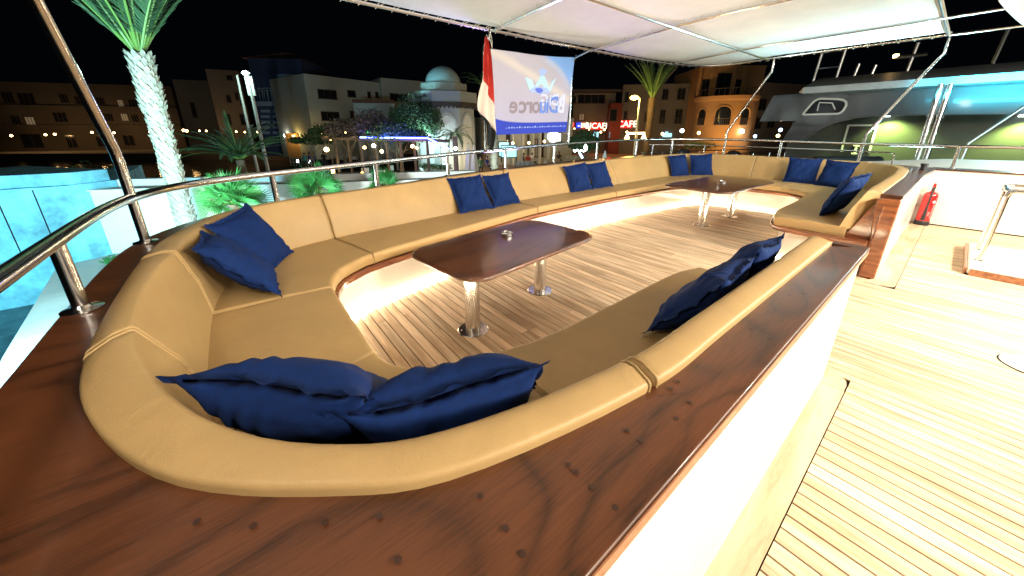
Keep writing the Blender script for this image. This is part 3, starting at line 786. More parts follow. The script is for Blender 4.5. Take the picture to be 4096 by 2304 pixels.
for y in (3.30, 5.45):
    x = TX + .15
    while x < SX:
        z = fz(x) - .004
        mb.tube([(x - .03, y + .07, z + .03), (x, y + .022, z - .005), (x + .01, y, z - .026), (x + .02, y - .022, z - .005), (x + .06, y - .07, z + .03)], .0045, 5); x += .24
setting(mb.build('lacing', M['cord'], awn), 'stuff')
# lower outboard rail seen behind the back row
lowr = thing('lower_rail', 'thin lower steel rail outside the guard rail behind the back row', 'railing')
pts = [at(*dd(x, y), .93) for x, y in ()]
q0 = Vector((-4.75, 8.95, 1.10)); 
MB().tube([(-5.1, 8.6, 1.18), (-4.3, 9.45, 1.17), (-3.2, 9.72, 1.16), (-1.8, 9.74, 1.15), (-.85, 9.70, 1.14), (-.78, 9.70, 1.12), (-.77, 9.7, .90)], .014, 10).build('rail_tube', M['steel'], lowr)
for x, y in ((-5.05, 8.7), (-4.1, 9.5), (-2.55, 9.72)):
    MB().tube([(x, y, .7), (x, y, 1.17)], .016, 10).build('upright', M['steel'], lowr)
# ================================================================ BANNER AND FLAG
def banner_mat():
    m = bpy.data.materials.new('banner_print'); m.use_nodes = True; N, L = nodes(m); p = N['Principled BSDF']
    uv = N.new('ShaderNodeUVMap'); sp = N.new('ShaderNodeSeparateXYZ'); L.new(uv.outputs[0], sp.inputs[0])
    def mth(op, a, b=None, c=None):
        n = N.new('ShaderNodeMath'); n.operation = op
        for i, v in enumerate((a, b, c)):
            if v is None: continue
            if isinstance(v, (int, float)): n.inputs[i].default_value = v
            else: L.new(v, n.inputs[i])
        return n.outputs[0]
    def step(v, e0, e1):
        n = N.new('ShaderNodeMapRange'); n.interpolation_type = 'SMOOTHSTEP'; n.inputs['From Min'].default_value = e0; n.inputs['From Max'].default_value = e1; L.new(v, n.inputs[0]); return n.outputs[0]
    def mix(f, a, b):
        n = N.new('ShaderNodeMix'); n.data_type = 'RGBA'; L.new(f, n.inputs[0])
        for i, v in ((6, a), (7, b)):
            if isinstance(v, tuple): n.inputs[i].default_value = (*v, 1)
            else: L.new(v, n.inputs[i])
        return n.outputs[2]
    X, Y = sp.outputs[0], sp.outputs[1]
    col = mix(step(Y, .0, 1), (.34, .345, .50), (.38, .37, .46))  # white cloth tinted lavender, violet light put into its base colour
    # sky-blue swoosh in the upper right corner
    dx = mth('SUBTRACT', X, .44); dy = mth('SUBTRACT', Y, .30); r = mth('SQRT', mth('ADD', mth('MULTIPLY', dx, dx), mth('MULTIPLY', mth('MULTIPLY', dy, dy), .72)))
    col = mix(mth('MULTIPLY', mth('MULTIPLY', step(r, .57, .63), step(Y, .45, .8)), step(X, .5, .66)), col, (.07, .26, .68))
    col = mix(mth('MULTIPLY', mth('MULTIPLY', step(r, .52, .56), step(Y, .5, .8)), mth('MULTIPLY', step(X, .5, .66), .35)), col, (.35, .52, .85))
    # faint warm streak from the upper left
    st = mth('ABSOLUTE', mth('ADD', mth('SUBTRACT', Y, .98), mth('MULTIPLY', X, .55)))
    col = mix(mth('MULTIPLY', mth('SUBTRACT', 1, step(st, .0, .10)), .35), col, (.72, .66, .48))
    # blue foot band, rising at the left
    edge = mth('ADD', .145, mth('MULTIPLY', mth('POWER', mth('SUBTRACT', 1, X), 6), .06))
    col = mix(step(mth('SUBTRACT', edge, Y), -.004, .012), col, (.012, .035, .42))
    L.new(col, p.inputs['Base Color']); p.inputs['Roughness'].default_value = .8
    p.inputs['Emission Strength'].default_value = 0
    return m
def sheet(name, A, B, Cc_, D_, nx, ny, m, parent, wob=lambda u, v: 0):
    """A,B top left/right; D_,Cc_ bottom left/right"""
    A, B, Cc_, D_ = map(Vector, (A, B, Cc_, D_)); V = []; F = []
    nrm = (B - A).cross(D_ - A).normalized()
    for j in range(ny + 1):
        for i in range(nx + 1):
            u = i / nx; v = 1 - j / ny
            p = (A * (1 - u) + B * u) * v + (D_ * (1 - u) + Cc_ * u) * (1 - v)
            V.append(p + nrm * wob(u, v) + Vector((0, 0, -.03 * sin(pi * u) * v * v)))
    for j in range(ny):
        for i in range(nx):
            a = j * (nx + 1) + i; F.append((a, a + 1, a + nx + 2, a + nx + 1))
    mb = MB(); mb.v = [tuple(p) for p in V]; mb.f = F; o = mb.build(name, m, parent, smooth=80)
    uvl = o.data.uv_layers.new(name='UVMap')
    for l in o.data.loops:
        k = l.vertex_index; uvl.data[l.index].uv = ((k % (nx + 1)) / nx, 1 - (k // (nx + 1)) / ny)
    return o, (lambda u, v: (A * (1 - u) + B * u) * v + (D_ * (1 - u) + Cc_ * u) * (1 - v) + nrm * (wob(u, v)) + Vector((0, 0, -.03 * sin(pi * u) * v * v))), nrm
zb = lambda x, y: (1700 + x / 2.414, 50 + y / 2.414)
WL = Wall((bl.x + .03, bl.y - .02), (br.x + .05, br.y))
def onb(x, y): u, z = WL.uz(*zb(x, y)); return WL.p(u, z)
ban = thing('banner', 'white banner with a blue foot and a crown emblem, seen from behind between two poles', 'banner')
wobf = lambda u, v: .022 * sin(7 * u + 2 * v) * (1 - u * .6) + .012 * sin(15 * u - 5 * v) * v * (1 - u)
bo, bpos, bn = sheet('cloth', onb(648, 347), onb(1448, 432), onb(1366, 1152), onb(690, 1182), 60, 40, banner_mat(), ban, wobf)
if bn.dot(Vector((0, 0, EYE)) - WL.p(1, 2)) < 0: bn = -bn
def on_banner(o, off):
    for v in o.data.vertices:
        p = bpos(v.co.x, v.co.y) + bn * off; v.co = p
M['b_grey'] = mat('banner_grey', (.22, .19, .24), .8); M['b_blue'] = mat('banner_blue', (.10, .20, .62), .8)
M['b_pale'] = mat('banner_pale', (.50, .56, .82), .8); M['b_crown'] = mat('banner_crown', (.30, .42, .78), .8); M['b_teal'] = mat('banner_teal', (.38, .60, .74), .8)
M['b_mid'] = mat('banner_mid', (.08, .13, .60), .8)
def btext(s, u, v, size, m, sx=1.0):
    import bmesh
    o = text(s, size, m, ban, 'lettering', Matrix.Translation((u, v, 0)), 0, mirror=True, bold=size * .022, sx=sx)
    bm = bmesh.new(); bm.from_mesh(o.data); bmesh.ops.triangulate(bm, faces=bm.faces); bm.to_mesh(o.data); bm.free(); on_banner(o, .006)
# letters seen in reverse, doubled by the swinging of the cloth
for ch, u, m in (('e', .22, 'b_grey'), ('c', .325, 'b_grey'), ('r', .405, 'b_grey'), ('o', .49, 'b_grey'), ('u', .585, 'b_blue'), ('i', .650, 'b_blue'), ('D', .745, 'b_blue'), ('B', .87, 'b_pale')):
    btext(ch, u, .36, .30, M[m], .70)
for ch, u in (('D', .76), ('i', .69), ('G', .60)): btext(ch, u, .43, .21, M['b_pale'], .8)
btext('B', .885, .43, .21, M['b_pale'], .6)
def bpoly(P, m, off=.005, name='emblem'):
    mb = MB(); mb.v = [(x, y, 0) for x, y in P]; mb.f = [tuple(range(len(P)))]; o = mb.build(name, m, ban, smooth=0)
    import bmesh
    bm = bmesh.new(); bm.from_mesh(o.data); bmesh.ops.triangulate(bm, faces=bm.faces); bm.to_mesh(o.data); bm.free(); on_banner(o, off)
bpoly([(.34, .72), (.40, .555), (.68, .545), (.76, .73), (.70, .68), (.66, .60), (.61, .70), (.55, .80), (.51, .71), (.46, .60), (.42, .69)], M['b_teal'], .004)
bpoly([(.40, .56), (.45, .60), (.50, .605), (.55, .60), (.62, .595), (.68, .55), (.65, .515), (.60, .535), (.53, .505), (.47, .535), (.42, .52)], M['b_crown'], .005)
bpoly([(.46, .575), (.50, .59), (.55, .585), (.58, .555), (.54, .52), (.49, .53)], M['b_mid'], .006)
bpoly([(.50, .80), (.55, .845), (.62, .81), (.58, .76), (.545, .735)], M['b_crown'], .005)
mb = MB()
for k in range(26):
    u = .12 + k * .033; mb.v += [(u, .075, 0), (u + .018, .075, 0), (u + .018, .082 + .01 * (k % 3), 0), (u, .082 + .01 * (k % 2), 0)]; n = len(mb.v); mb.f.append((n - 4, n - 3, n - 2, n - 1))
o = mb.build('small_print', M['b_crown'], ban, smooth=0); o['kind'] = 'stuff'; on_banner(o, .005)
mb = MB(); ring = lambda c, r: [c + bn.cross(Vector((0, 0, 1))) * r * cos(a) + Vector((0, 0, r * sin(a))) for a in [i * pi / 5 for i in range(10)]]
for q in (onb(1458, 425), onb(1370, 1163)): mb.tube(ring(q, .025), .004, 5, closed=True)
o = mb.build('eyelet_rings', M['steel_dull'], ban); o['kind'] = 'stuff'
for dx_ in (-.02, 0, .03):
    MB().tube([onb(648, 347), onb(640 + dx_ * 300, 280), onb(610 + dx_ * 900, 215)], .003, 5).build('cord', M['cord'], ban)
def flag_mat():
    m = bpy.data.materials.new('flag_cloth'); m.use_nodes = True; N, L = nodes(m); p = N['Principled BSDF']
    uv = N.new('ShaderNodeUVMap'); sp = N.new('ShaderNodeSeparateXYZ'); L.new(uv.outputs[0], sp.inputs[0])
    r = N.new('ShaderNodeValToRGB'); r.color_ramp.interpolation = 'CONSTANT'
    e = r.color_ramp.elements; e[0].position = 0; e[0].color = (.006, .006, .007, 1); e[1].position = .37; e[1].color = (.66, .56, .50, 1)
    q = e.new(.72); q.color = (.42, .02, .012, 1)
    ad = N.new('ShaderNodeMath'); ad.operation = 'MULTIPLY_ADD'; ad.inputs[1].default_value = .17; L.new(sp.outputs[0], ad.inputs[0]); L.new(sp.outputs[1], ad.inputs[2])
    L.new(ad.outputs[0], r.inputs[0]); L.new(r.outputs[0], p.inputs['Base Color']); p.inputs['Roughness'].default_value = .85
    return m
fl = thing('flag', 'drooping red white and black flag hanging beside the left pole', 'flag')
WF = Wall((bl.x + .1, bl.y - .25), (bl.x + .1, bl.y + .6))
def onf(x, y): u, z = WF.uz(*zb(x, y)); return WF.p(u, z)
V = []; prof = [(580, 235, 600, 235), (560, 380, 628, 400), (552, 500, 640, 560), (545, 640, 652, 730), (520, 730, 662, 900), (500, 850, 672, 1010), (512, 950, 685, 1110), (590, 1060, 690, 1170), (606, 1180, 672, 1280), (612, 1280, 650, 1350)]
rows = []
for k in range(len(prof) * 4 - 3):
    a = cr(prof, k / 4); rows.append([onf(a[0] + (a[2] - a[0]) * i / 10, a[1] + (a[3] - a[1]) * i / 10) + WF.n * (.035 * sin(i * 1.3 + k * .12)) for i in range(11)])
mb = MB(); mb.loft(rows, closed=False); fo = mb.build('cloth', flag_mat(), fl, smooth=80)
uvl = fo.data.uv_layers.new(name='UVMap'); nr = len(rows)
for l in fo.data.loops:
    k = l.vertex_index; uvl.data[l.index].uv = ((k % 11) / 10, 1 - (k // 11) / (nr - 1) * 1.0)

# ================================================================ SHORE
GZ = -2.0
M['plaster'] = mat('white_plaster', (.70, .70, .68), .85, noise=(.6, .08), bump=(6, .3, .02))
M['blue_lit_wall'] = mat('blue_lit_concrete', (.17, .50, .64), .85, noise=(1.6, .5), bump=(9, .5, .02))  # blue of the flood light mixed into the concrete colour
M['paving'] = mat('pale_paving', (.42, .40, .37), .8, noise=(.8, .18), bump=(5, .3, .02))
M['plaza'] = mat('terracotta_paving', (.26, .15, .08), .7, noise=(1.2, .3), bump=(4, .3, .02))
M['dark_ground'] = mat('dark_ground', (.06, .055, .05), .9, noise=(.4, .3))
def water_mat():
    m = mat('harbour_water', (.004, .008, .010), .06, spec=.6); N, L = nodes(m); p = N['Principled BSDF']
    tc = N.new('ShaderNodeTexCoord'); t = N.new('ShaderNodeTexNoise'); t.inputs['Scale'].default_value = .9; t.inputs['Detail'].default_value = 5; L.new(tc.outputs['Object'], t.inputs['Vector'])
    b = N.new('ShaderNodeBump'); b.inputs['Strength'].default_value = .45; b.inputs['Distance'].default_value = .12; L.new(t.outputs[0], b.inputs['Height']); L.new(b.outputs[0], p.inputs['Normal'])
    return m
M['water'] = water_mat()
setting(MB().quad((-400, -400, -3.0), (400, -400, -3.0), (400, 400, -3.0), (-400, 400, -3.0)).build('water', M['water'], smooth=0))
def poly_slab(name, pts, z0, z1, m, kind='structure'):
    o = fix(MB().prism([(p.x, p.y) for p in pts], z0, z1).build(name, m, smooth=0)); o['kind'] = kind; return o
def gp(x, y, z=None): return at(x, y, GZ if z is None else z)
# near quay strip in front of the white wall, plaza beyond, far shore
poly_slab('quay', [at(228, 1066, GZ), at(15, 1420, GZ), wpos(2.2, -5.5, 0), wpos(4.7, -3.8, 0), wpos(9.0, 4, 0), wpos(16, 8, 0), wpos(26, 12, 0), wpos(40, 40, 0), wpos(60, 60, 0), wpos(62, -2, 0), wpos(40, -9.5, 0), wpos(24, -7.5, 0), wpos(19, -7, 0), wpos(11.0, -7.8, 0), wpos(10.6, -11.6, 0), at(380, 1034, GZ)], -3.6, GZ, M['paving'])
poly_slab('far_quay', [wpos(52, -140, 0), wpos(56, -40, 0), wpos(50, -16, 0), wpos(62, -2.5, 0), wpos(150, 0, 0), wpos(150, -140, 0)], -3.6, GZ + .02, M['dark_ground'])
poly_slab('plaza', [wpos(19.5, -6.6, 0), wpos(24, -7.2, 0), wpos(40, -9, 0), wpos(58, -3, 0), wpos(60, 50, 0), wpos(38, 36, 0), wpos(25, 11, 0), wpos(18, 8, 0)], GZ + .004, GZ + .03, M['plaza'])
def wall_box(name, A, B, z0, z1, th, m, parent=None):
    A = Vector((A.x, A.y, 0)); B = Vector((B.x, B.y, 0)); d = (B - A); L = d.length; a = atan2(d.y, d.x)
    return MB().box(0, L, -th / 2, th / 2, z0, z1, Matrix.Translation(A) @ Matrix.Rotation(a, 4, 'Z')).build(name, m, parent, smooth=0)
qw = thing('quay_wall', 'bright floodlit white quay wall with a stepped coping behind the big palm', 'wall')
A0 = ahead(330, 800, 9.9); B0 = ahead(1900, 800, 12.6)
wall_box('wall_face', A0, B0, GZ, -.12, .3, M['plaster'], qw)
A1 = ahead(215, 740, 10.4); B1 = ahead(1900, 740, 13.1)
wall_box('coping', A1, B1, -.20, .10, .28, M['plaster'], qw)
o = wall_box('ledge_shadow_gap', A0 + Vector((0, 0, 0)), B0, -.118, -.085, .42, M['plaster'], qw); o.name = 'ledge'
jn = []
# blue lit concrete pier block at the far left
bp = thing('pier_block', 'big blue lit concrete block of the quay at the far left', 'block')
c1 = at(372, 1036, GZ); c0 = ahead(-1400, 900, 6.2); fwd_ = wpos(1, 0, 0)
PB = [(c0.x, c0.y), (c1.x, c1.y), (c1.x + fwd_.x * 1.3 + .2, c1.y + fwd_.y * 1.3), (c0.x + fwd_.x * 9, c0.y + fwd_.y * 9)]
fix(MB().prism(PB, -3.4, .10).build('lower_block', M['blue_lit_wall'], bp, smooth=0))
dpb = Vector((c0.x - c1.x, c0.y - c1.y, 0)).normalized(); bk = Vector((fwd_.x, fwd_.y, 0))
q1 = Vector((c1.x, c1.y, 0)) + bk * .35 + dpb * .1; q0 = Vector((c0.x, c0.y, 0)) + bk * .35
fix(MB().prism([(q0.x, q0.y), (q1.x, q1.y), ((q1 + bk * .9).x, (q1 + bk * .9).y), ((q0 + bk * 5).x, (q0 + bk * 5).y)], .10, .42).build('upper_block', M['blue_lit_wall'], bp, smooth=0))
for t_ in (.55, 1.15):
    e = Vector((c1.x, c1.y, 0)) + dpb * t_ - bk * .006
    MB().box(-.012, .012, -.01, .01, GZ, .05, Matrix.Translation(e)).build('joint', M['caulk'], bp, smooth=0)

# ---------------------------------------------------------------- vegetation
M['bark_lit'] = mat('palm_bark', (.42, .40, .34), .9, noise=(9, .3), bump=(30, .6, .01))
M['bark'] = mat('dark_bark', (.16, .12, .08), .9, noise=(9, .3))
M['frond'] = mat('palm_frond', (.055, .13, .060), .6, noise=(3, .25))
M['frond_fan'] = mat('fan_palm_leaf', (.04, .22, .05), .5, noise=(5, .25))
M['rachis'] = mat('frond_stem', (.16, .30, .07), .5)
M['leaf'] = mat('shrub_leaf', (.035, .075, .025), .7, noise=(4, .35))
M['leaf_purple'] = mat('bougainvillea_leaf', (.075, .055, .055), .7, noise=(4, .4))
def frond_meshes(L, seed, droop=.5, width=.34, npair=64, up=1.2):
    rnd = random.Random(seed); stem = []; mb = MB(); st = MB()
    for i in range(15):
        t = i / 14; a = up - droop * t * 1.7
        if i == 0: p = Vector((0, 0, 0))
        else: p = p + Vector((cos(a), 0, sin(a))) * L / 14
        stem.append(p.copy())
    st.tube(stem, [.022 * (1 - .85 * i / 14) * (L / 2.4) for i in range(15)], 5)
    for k in range(npair):
        t = .12 + .88 * k / (npair - 1); q = Vector(cr([tuple(s) for s in stem], t * 14)); q2 = Vector(cr([tuple(s) for s in stem], min(14, t * 14 + .3)))
        tg = (q2 - q).normalized() if (q2 - q).length > 1e-5 else Vector((1, 0, 0)); w = width * (sin(pi * min(1, .12 + t * .9)) ** .6) * L / 2.4
        for sd in (-1, 1):
            d = (tg * (.75 + .5 * t) + Vector((0, sd, 0)) * (1.0 - .35 * t) + Vector((0, 0, rnd.uniform(-.25, .35)))).normalized() * w * rnd.uniform(.85, 1.1)
            s = Vector((0, 0, 1)).cross(d).normalized() * .0075 * (L / 2.4) * 1.25 + tg * .009
            e = q + d + Vector((0, 0, -.05 * L * rnd.uniform(0, 1) * .3))
            mb.add([q - s, q + s, (q + e) / 2 + s * .9, e, (q + e) / 2 - s * .9], [(0, 1, 2, 3, 4)])
    return st, mb
def frond_proto(L, seed, **k):
    st, mb = frond_meshes(L, seed, **k)
    f = st.build('frond', M['rachis'], smooth=60); l = mb.build('leaflets', M['frond'], f, smooth=0); return f
def clone(o, parent, M4):
    c = o.copy(); C.objects.link(c); c.parent = parent; c.matrix_local = M4
    for ch in o.children:
        d = ch.copy(); C.objects.link(d); d.parent = c
    return c
def date_palm(name, label, base, H, R, L, nf, seed, up=1.25, group='date palms on the quay', bark='bark_lit', lean=(0, 0), droop=.55, spread=(.25, 1.35), scales=True, rib=True):
    rnd = random.Random(seed); t = thing(name, label, 'palm tree', group, loc=base)
    mb = MB(); n = 14; prof = []
    path = [Vector((lean[0] * (k / 10) ** 1.5, lean[1] * (k / 10) ** 1.5, H * k / 10)) for k in range(11)]
    rr = [R * (1.08 - .12 * k / 10 + (.16 if k > 7 else 0)) for k in range(11)]
    mb.tube(path, rr, n); tr = mb.build('trunk', M[bark], t, smooth=60)
    if scales:
        sm = MB(); rows_ = int(H / .085)
        for j in range(rows_):
            zz = .05 + j * (H - .06) / rows_; k = zz / H * 10; c = Vector(cr([tuple(p) for p in path], k)); r = R * (1.08 - .12 * k / 10 + (.16 if k > 7.5 else 0))
            for i in range(9):
                a = 2 * pi * (i + (j % 2) * .5) / 9 + rnd.uniform(-.12, .12); w = .075 * R / .22; h = .11 + rnd.uniform(0, .05); o_ = rnd.uniform(.02, .065)
                e = Vector((cos(a), sin(a), 0)); s = Vector((-sin(a), cos(a), 0)); q = c + e * r * .96
                q.z = zz
                sm.add([q - s * w, q + s * w, q + s * w * .7 + e * o_ + Vector((0, 0, h * .8)), q - s * w * .7 + e * o_ + Vector((0, 0, h * .8)), q + e * o_ * 1.5 + Vector((0, 0, h * 1.25)), q + Vector((0, 0, h))],
                       [(0, 1, 2, 3), (3, 2, 4), (1, 5, 2), (0, 3, 5), (2, 5, 4), (3, 4, 5)])
        o = sm.build('bark_scales', M[bark], t, smooth=0); o['kind'] = 'stuff'
    protos = [frond_proto(L, seed * 10 + q, droop=droop * (1 + .25 * q), up=up) for q in range(3)]
    used = [False] * 3; top = path[-1]
    for i in range(nf):
        a = i * 2.39996 + rnd.uniform(-.2, .2); el = spread[0] + (spread[1] - spread[0]) * ((i + .5) / nf) ** .8
        # frond starts steep: rotate about Y by tilt outwards
        Mx = Matrix.Translation(top + Vector((cos(a), sin(a), 0)) * R * .5 + Vector((0, 0, .05))) @ Matrix.Rotation(a, 4, 'Z') @ Matrix.Rotation(el - .25, 4, 'Y') @ Matrix.Scale(rnd.uniform(.85, 1.08), 4)
        q = i % 3
        if not used[q]:
            protos[q].parent = t; protos[q].matrix_local = Mx; used[q] = True
        else: clone(protos[q], t, Mx)
    return t
def fan_palm(label, base, R, nl, seed, h=.5, group='fan palms by the quay wall', zf=1.0):
    rnd = random.Random(seed); t = thing('fan_palm', label, 'palm tree', group, loc=base)
    MB().tube([(0, 0, 0), (.02, 0, h * .5), (0, 0, h)], [.12, .10, .13], 9).build('trunk', M['bark'], t)
    leaf = None
    def mk(sd):
        r2 = random.Random(sd); mb = MB(); n = 30
        for k in range(n):
            a = -1.9 + 3.8 * k / (n - 1); L = R * .70 * (1 - .14 * abs(a) / 2.3) * r2.uniform(.86, 1.06); w = .040 * R
            d = Vector((cos(a), sin(a), .10 * (1 - abs(a) / 2.3))); s = Vector((-sin(a), cos(a), 0)); o_ = Vector((R * .42, 0, 0))
            z1 = .03 * (k % 2)
            tip = o_ + d * L + Vector((0, 0, -.10 * R * r2.random()))
            mb.add([o_, o_ + d * L * .55 - s * w * .5 + Vector((0, 0, .015)), o_ + d * L * .55 + Vector((0, 0, -.012)), o_ + d * L * .55 + s * w * .5 + Vector((0, 0, .015)), tip], [(0, 1, 2), (0, 2, 3), (1, 4, 2), (2, 4, 3)])
        return mb.build('leaf', M['frond_fan'], smooth=0)
    ps = [mk(seed * 7 + k) for k in range(3)]; stem = MB().tube([(0, 0, 0), (R * .3, 0, .03), (R * .43, 0, 0)], [.016, .012, .009], 5).build('petiole', M['rachis'])
    first = [True] * 3; stem_used = False
    for i in range(nl):
        a = i * 2.39996 + rnd.uniform(-.3, .3); el = 1.25 - 1.35 * ((i + .3) / nl)
        Mx = Matrix.Translation((0, 0, h)) @ Matrix.Rotation(a, 4, 'Z') @ Matrix.Rotation(-el, 4, 'Y') @ Matrix.Rotation(rnd.choice((-1, 1)) * rnd.uniform(.35, 1.3), 4, 'X') @ Matrix.Scale(rnd.uniform(.85, 1.1), 4)
        q = i % 3
        if first[q]: lf = ps[q]; lf.parent = t; lf.matrix_local = Mx; first[q] = False
        else: lf = ps[q].copy(); C.objects.link(lf); lf.parent = t; lf.matrix_local = Mx
        if not stem_used: s_ = stem; stem_used = True
        else: s_ = stem.copy(); C.objects.link(s_)
        s_.parent = lf
    return t
def leafy(name, label, base, H, crown, n, seed, m='leaf', cat='tree', trunk=.09, leaf=.13, limbs=5, group=None, tm='bark'):
    """crown = list of (dx, dy, z, rx, rz) lobes"""
    rnd = random.Random(seed); t = thing(name, label, cat, group, loc=base)
    mb = MB()
    if trunk:
        mb.tube([(0, 0, 0), (.05, .03, H * .3), (-.04, .02, H * .6)], [trunk, trunk * .8, trunk * .6], 7)
        for k in range(limbs):
            c = crown[k % len(crown)]
            e = Vector((c[0] + rnd.uniform(-.4, .4) * c[3], c[1] + rnd.uniform(-.4, .4) * c[3], c[2] + rnd.uniform(-.3, .6) * c[4]))
            mb.tube([(0, 0, H * (.3 + .05 * k)), (e.x * .45 + rnd.uniform(-.1, .1), e.y * .45, (H * .4 + e.z) / 2), tuple(e)], [trunk * .5, trunk * .35, .012], 5)
        mb.build('trunk', M[tm], t)
    cb = MB()
    for i in range(n):
        c = rnd.choice(crown); th = rnd.uniform(0, 2 * pi); ph = math.acos(rnd.uniform(-1, 1)); r = rnd.random() ** .4
        clump = (sin(th * 3 + c[0] * 5) + sin(ph * 5 + c[2])) * .12 + 1
        p = Vector((c[0] + c[3] * r * clump * sin(ph) * cos(th), c[1] + c[3] * r * clump * sin(ph) * sin(th), c[2] + c[4] * r * clump * cos(ph)))
        s = leaf * rnd.uniform(.5, 1.2); a = Vector((rnd.gauss(0, 1), rnd.gauss(0, 1), rnd.gauss(0, 1))).normalized(); b = a.orthogonal().normalized()
        cb.add([p - a * s, p + b * s * .45, p + a * s, p - b * s * .45], [(0, 1, 2, 3)])
    cb.build('crown', M[m], t, smooth=0)
    return t
# big lit palm at the left: trunk between disp (470,560) and (350,140)
b_ = ahead(738, 860, 9.25)
bp_ = Vector((b_.x, b_.y, GZ))
ptop = ahead(556, 215, 9.25)
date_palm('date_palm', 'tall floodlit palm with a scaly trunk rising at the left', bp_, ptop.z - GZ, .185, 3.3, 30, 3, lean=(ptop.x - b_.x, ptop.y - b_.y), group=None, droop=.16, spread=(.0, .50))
for x, y, D, R, n, sd, lb in ((928, 792, 8.3, .80, 22, 4, 'large bright green fan palm left of the second rail stanchion'), (1272, 752, 10.2, .82, 20, 5, 'bright green fan palm behind the middle of the rail'), (1530, 735, 11.6, .66, 16, 6, 'smaller green fan palm partly hidden right of the rail stanchion')):
    p = ahead(x, y, D); fan_palm(lb, (p.x, p.y, GZ), R, n, sd, h=p.z - GZ - .15, group=None)
p = ahead(440, 1030, 9.0); leafy('weed', 'small green weed at the foot of the white wall', (p.x, p.y, GZ), .3, [(0, 0, .12, .2, .12)], 160, 3, 'frond_fan', 'plant', 0, .05)
# dim palm with arching fronds behind the rail
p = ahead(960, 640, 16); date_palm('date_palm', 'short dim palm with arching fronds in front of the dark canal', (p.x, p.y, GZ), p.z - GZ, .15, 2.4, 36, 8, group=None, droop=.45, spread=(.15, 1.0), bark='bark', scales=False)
p = ahead(390, 720, 13); leafy('shrub', 'dark bushy shrub behind the white wall at the left', (p.x, p.y, GZ), 1.5, [(0, 0, 1.75, .85, .7), (.8, .5, 1.5, .8, .5), (-.7, -.5, 1.6, .7, .5)], 1500, 9, 'leaf', 'shrub', .05, .10)
p = ahead(700, 720, 14); leafy('shrub', 'dim shrub right of the big palm trunk behind the wall', (p.x, p.y, GZ), 1.2, [(0, 0, 1.3, 1.1, .6)], 800, 19, 'leaf', 'shrub', .05, .11)

# ---------------------------------------------------------------- buildings
M['stone_dark'] = mat('dark_sandstone', (.07, .058, .048), .9, noise=(.25, .15), bump=(3, .3, .03))
M['beige'] = mat('beige_render', (.145, .126, .105), .9, noise=(.3, .12), bump=(3, .2, .02))
M['navy_render'] = mat('navy_render', (.035, .05, .12), .9, noise=(.3, .15))
M['pale_blue'] = mat('pale_blue_render', (.22, .28, .40), .9, noise=(.4, .12))
M['white_render'] = mat('white_render', (.40, .41, .40), .9, noise=(.3, .12), bump=(3, .2, .02))
M['ochre'] = mat('ochre_render', (.42, .22, .085), .9, noise=(.35, .15), bump=(3, .25, .02))
M['red_lit_render'] = mat('red_lit_render', (.12, .022, .015), .9, noise=(.4, .12))  # red light of the signs put into the wall colour
M['roof_red'] = mat('terracotta_roof', (.16, .06, .04), .9, noise=(3, .2))
M['glass_dark'] = mat('dark_window_glass', (.012, .014, .018), .1, spec=.6)
M['frame_dark'] = mat('dark_window_frame', (.05, .035, .03), .6)
M['frame_white'] = mat('white_frame', (.5, .5, .48), .6)
M['lit_warm'] = mat('warm_lit_window', (.4, .28, .1), .5, emit=(1.0, .62, .18), es=1.0)
M['lit_dim'] = mat('dim_lit_window', (.3, .25, .18), .5, emit=(.75, .6, .4), es=.12)
M['lit_cyan'] = mat('cyan_lit_window', (.3, .4, .4), .5, emit=(.35, .85, 1.0), es=1.6)
M['lit_white'] = mat('white_lit_window', (.5, .5, .5), .5, emit=(.9, 1.0, .9), es=2.2)
M['lamp_warm'] = mat('warm_lamp', (1, .8, .5), .5, emit=(1.0, .62, .22), es=16)
M['lamp_orange'] = mat('sodium_lamp', (1, .7, .3), .5, emit=(1.0, .50, .06), es=24)
M['lamp_white'] = mat('white_lamp', (1, 1, 1), .5, emit=(.85, 1.0, .95), es=20)
M['lamp_cold'] = mat('cold_lamp', (1, 1, 1), .5, emit=(.72, 1.0, .98), es=14)
M['lamp_blue'] = mat('blue_lamp', (.3, .4, 1), .5, emit=(.35, .55, 1.0), es=12)
M['led_blue'] = mat('blue_light_rope', (.2, .2, 1), .5, emit=(.05, .08, 1.0), es=40)
M['sign_red'] = mat('red_lightbox', (.6, .01, .01), .5, emit=(1.0, .005, .012), es=1.6)
M['sign_blue'] = mat('blue_lightbox', (.02, .05, .5), .5, emit=(.02, .06, .9), es=1.4)
M['sign_white'] = mat('sign_letters', (1, 1, .8), .5, emit=(1.0, .93, .68), es=2.2)
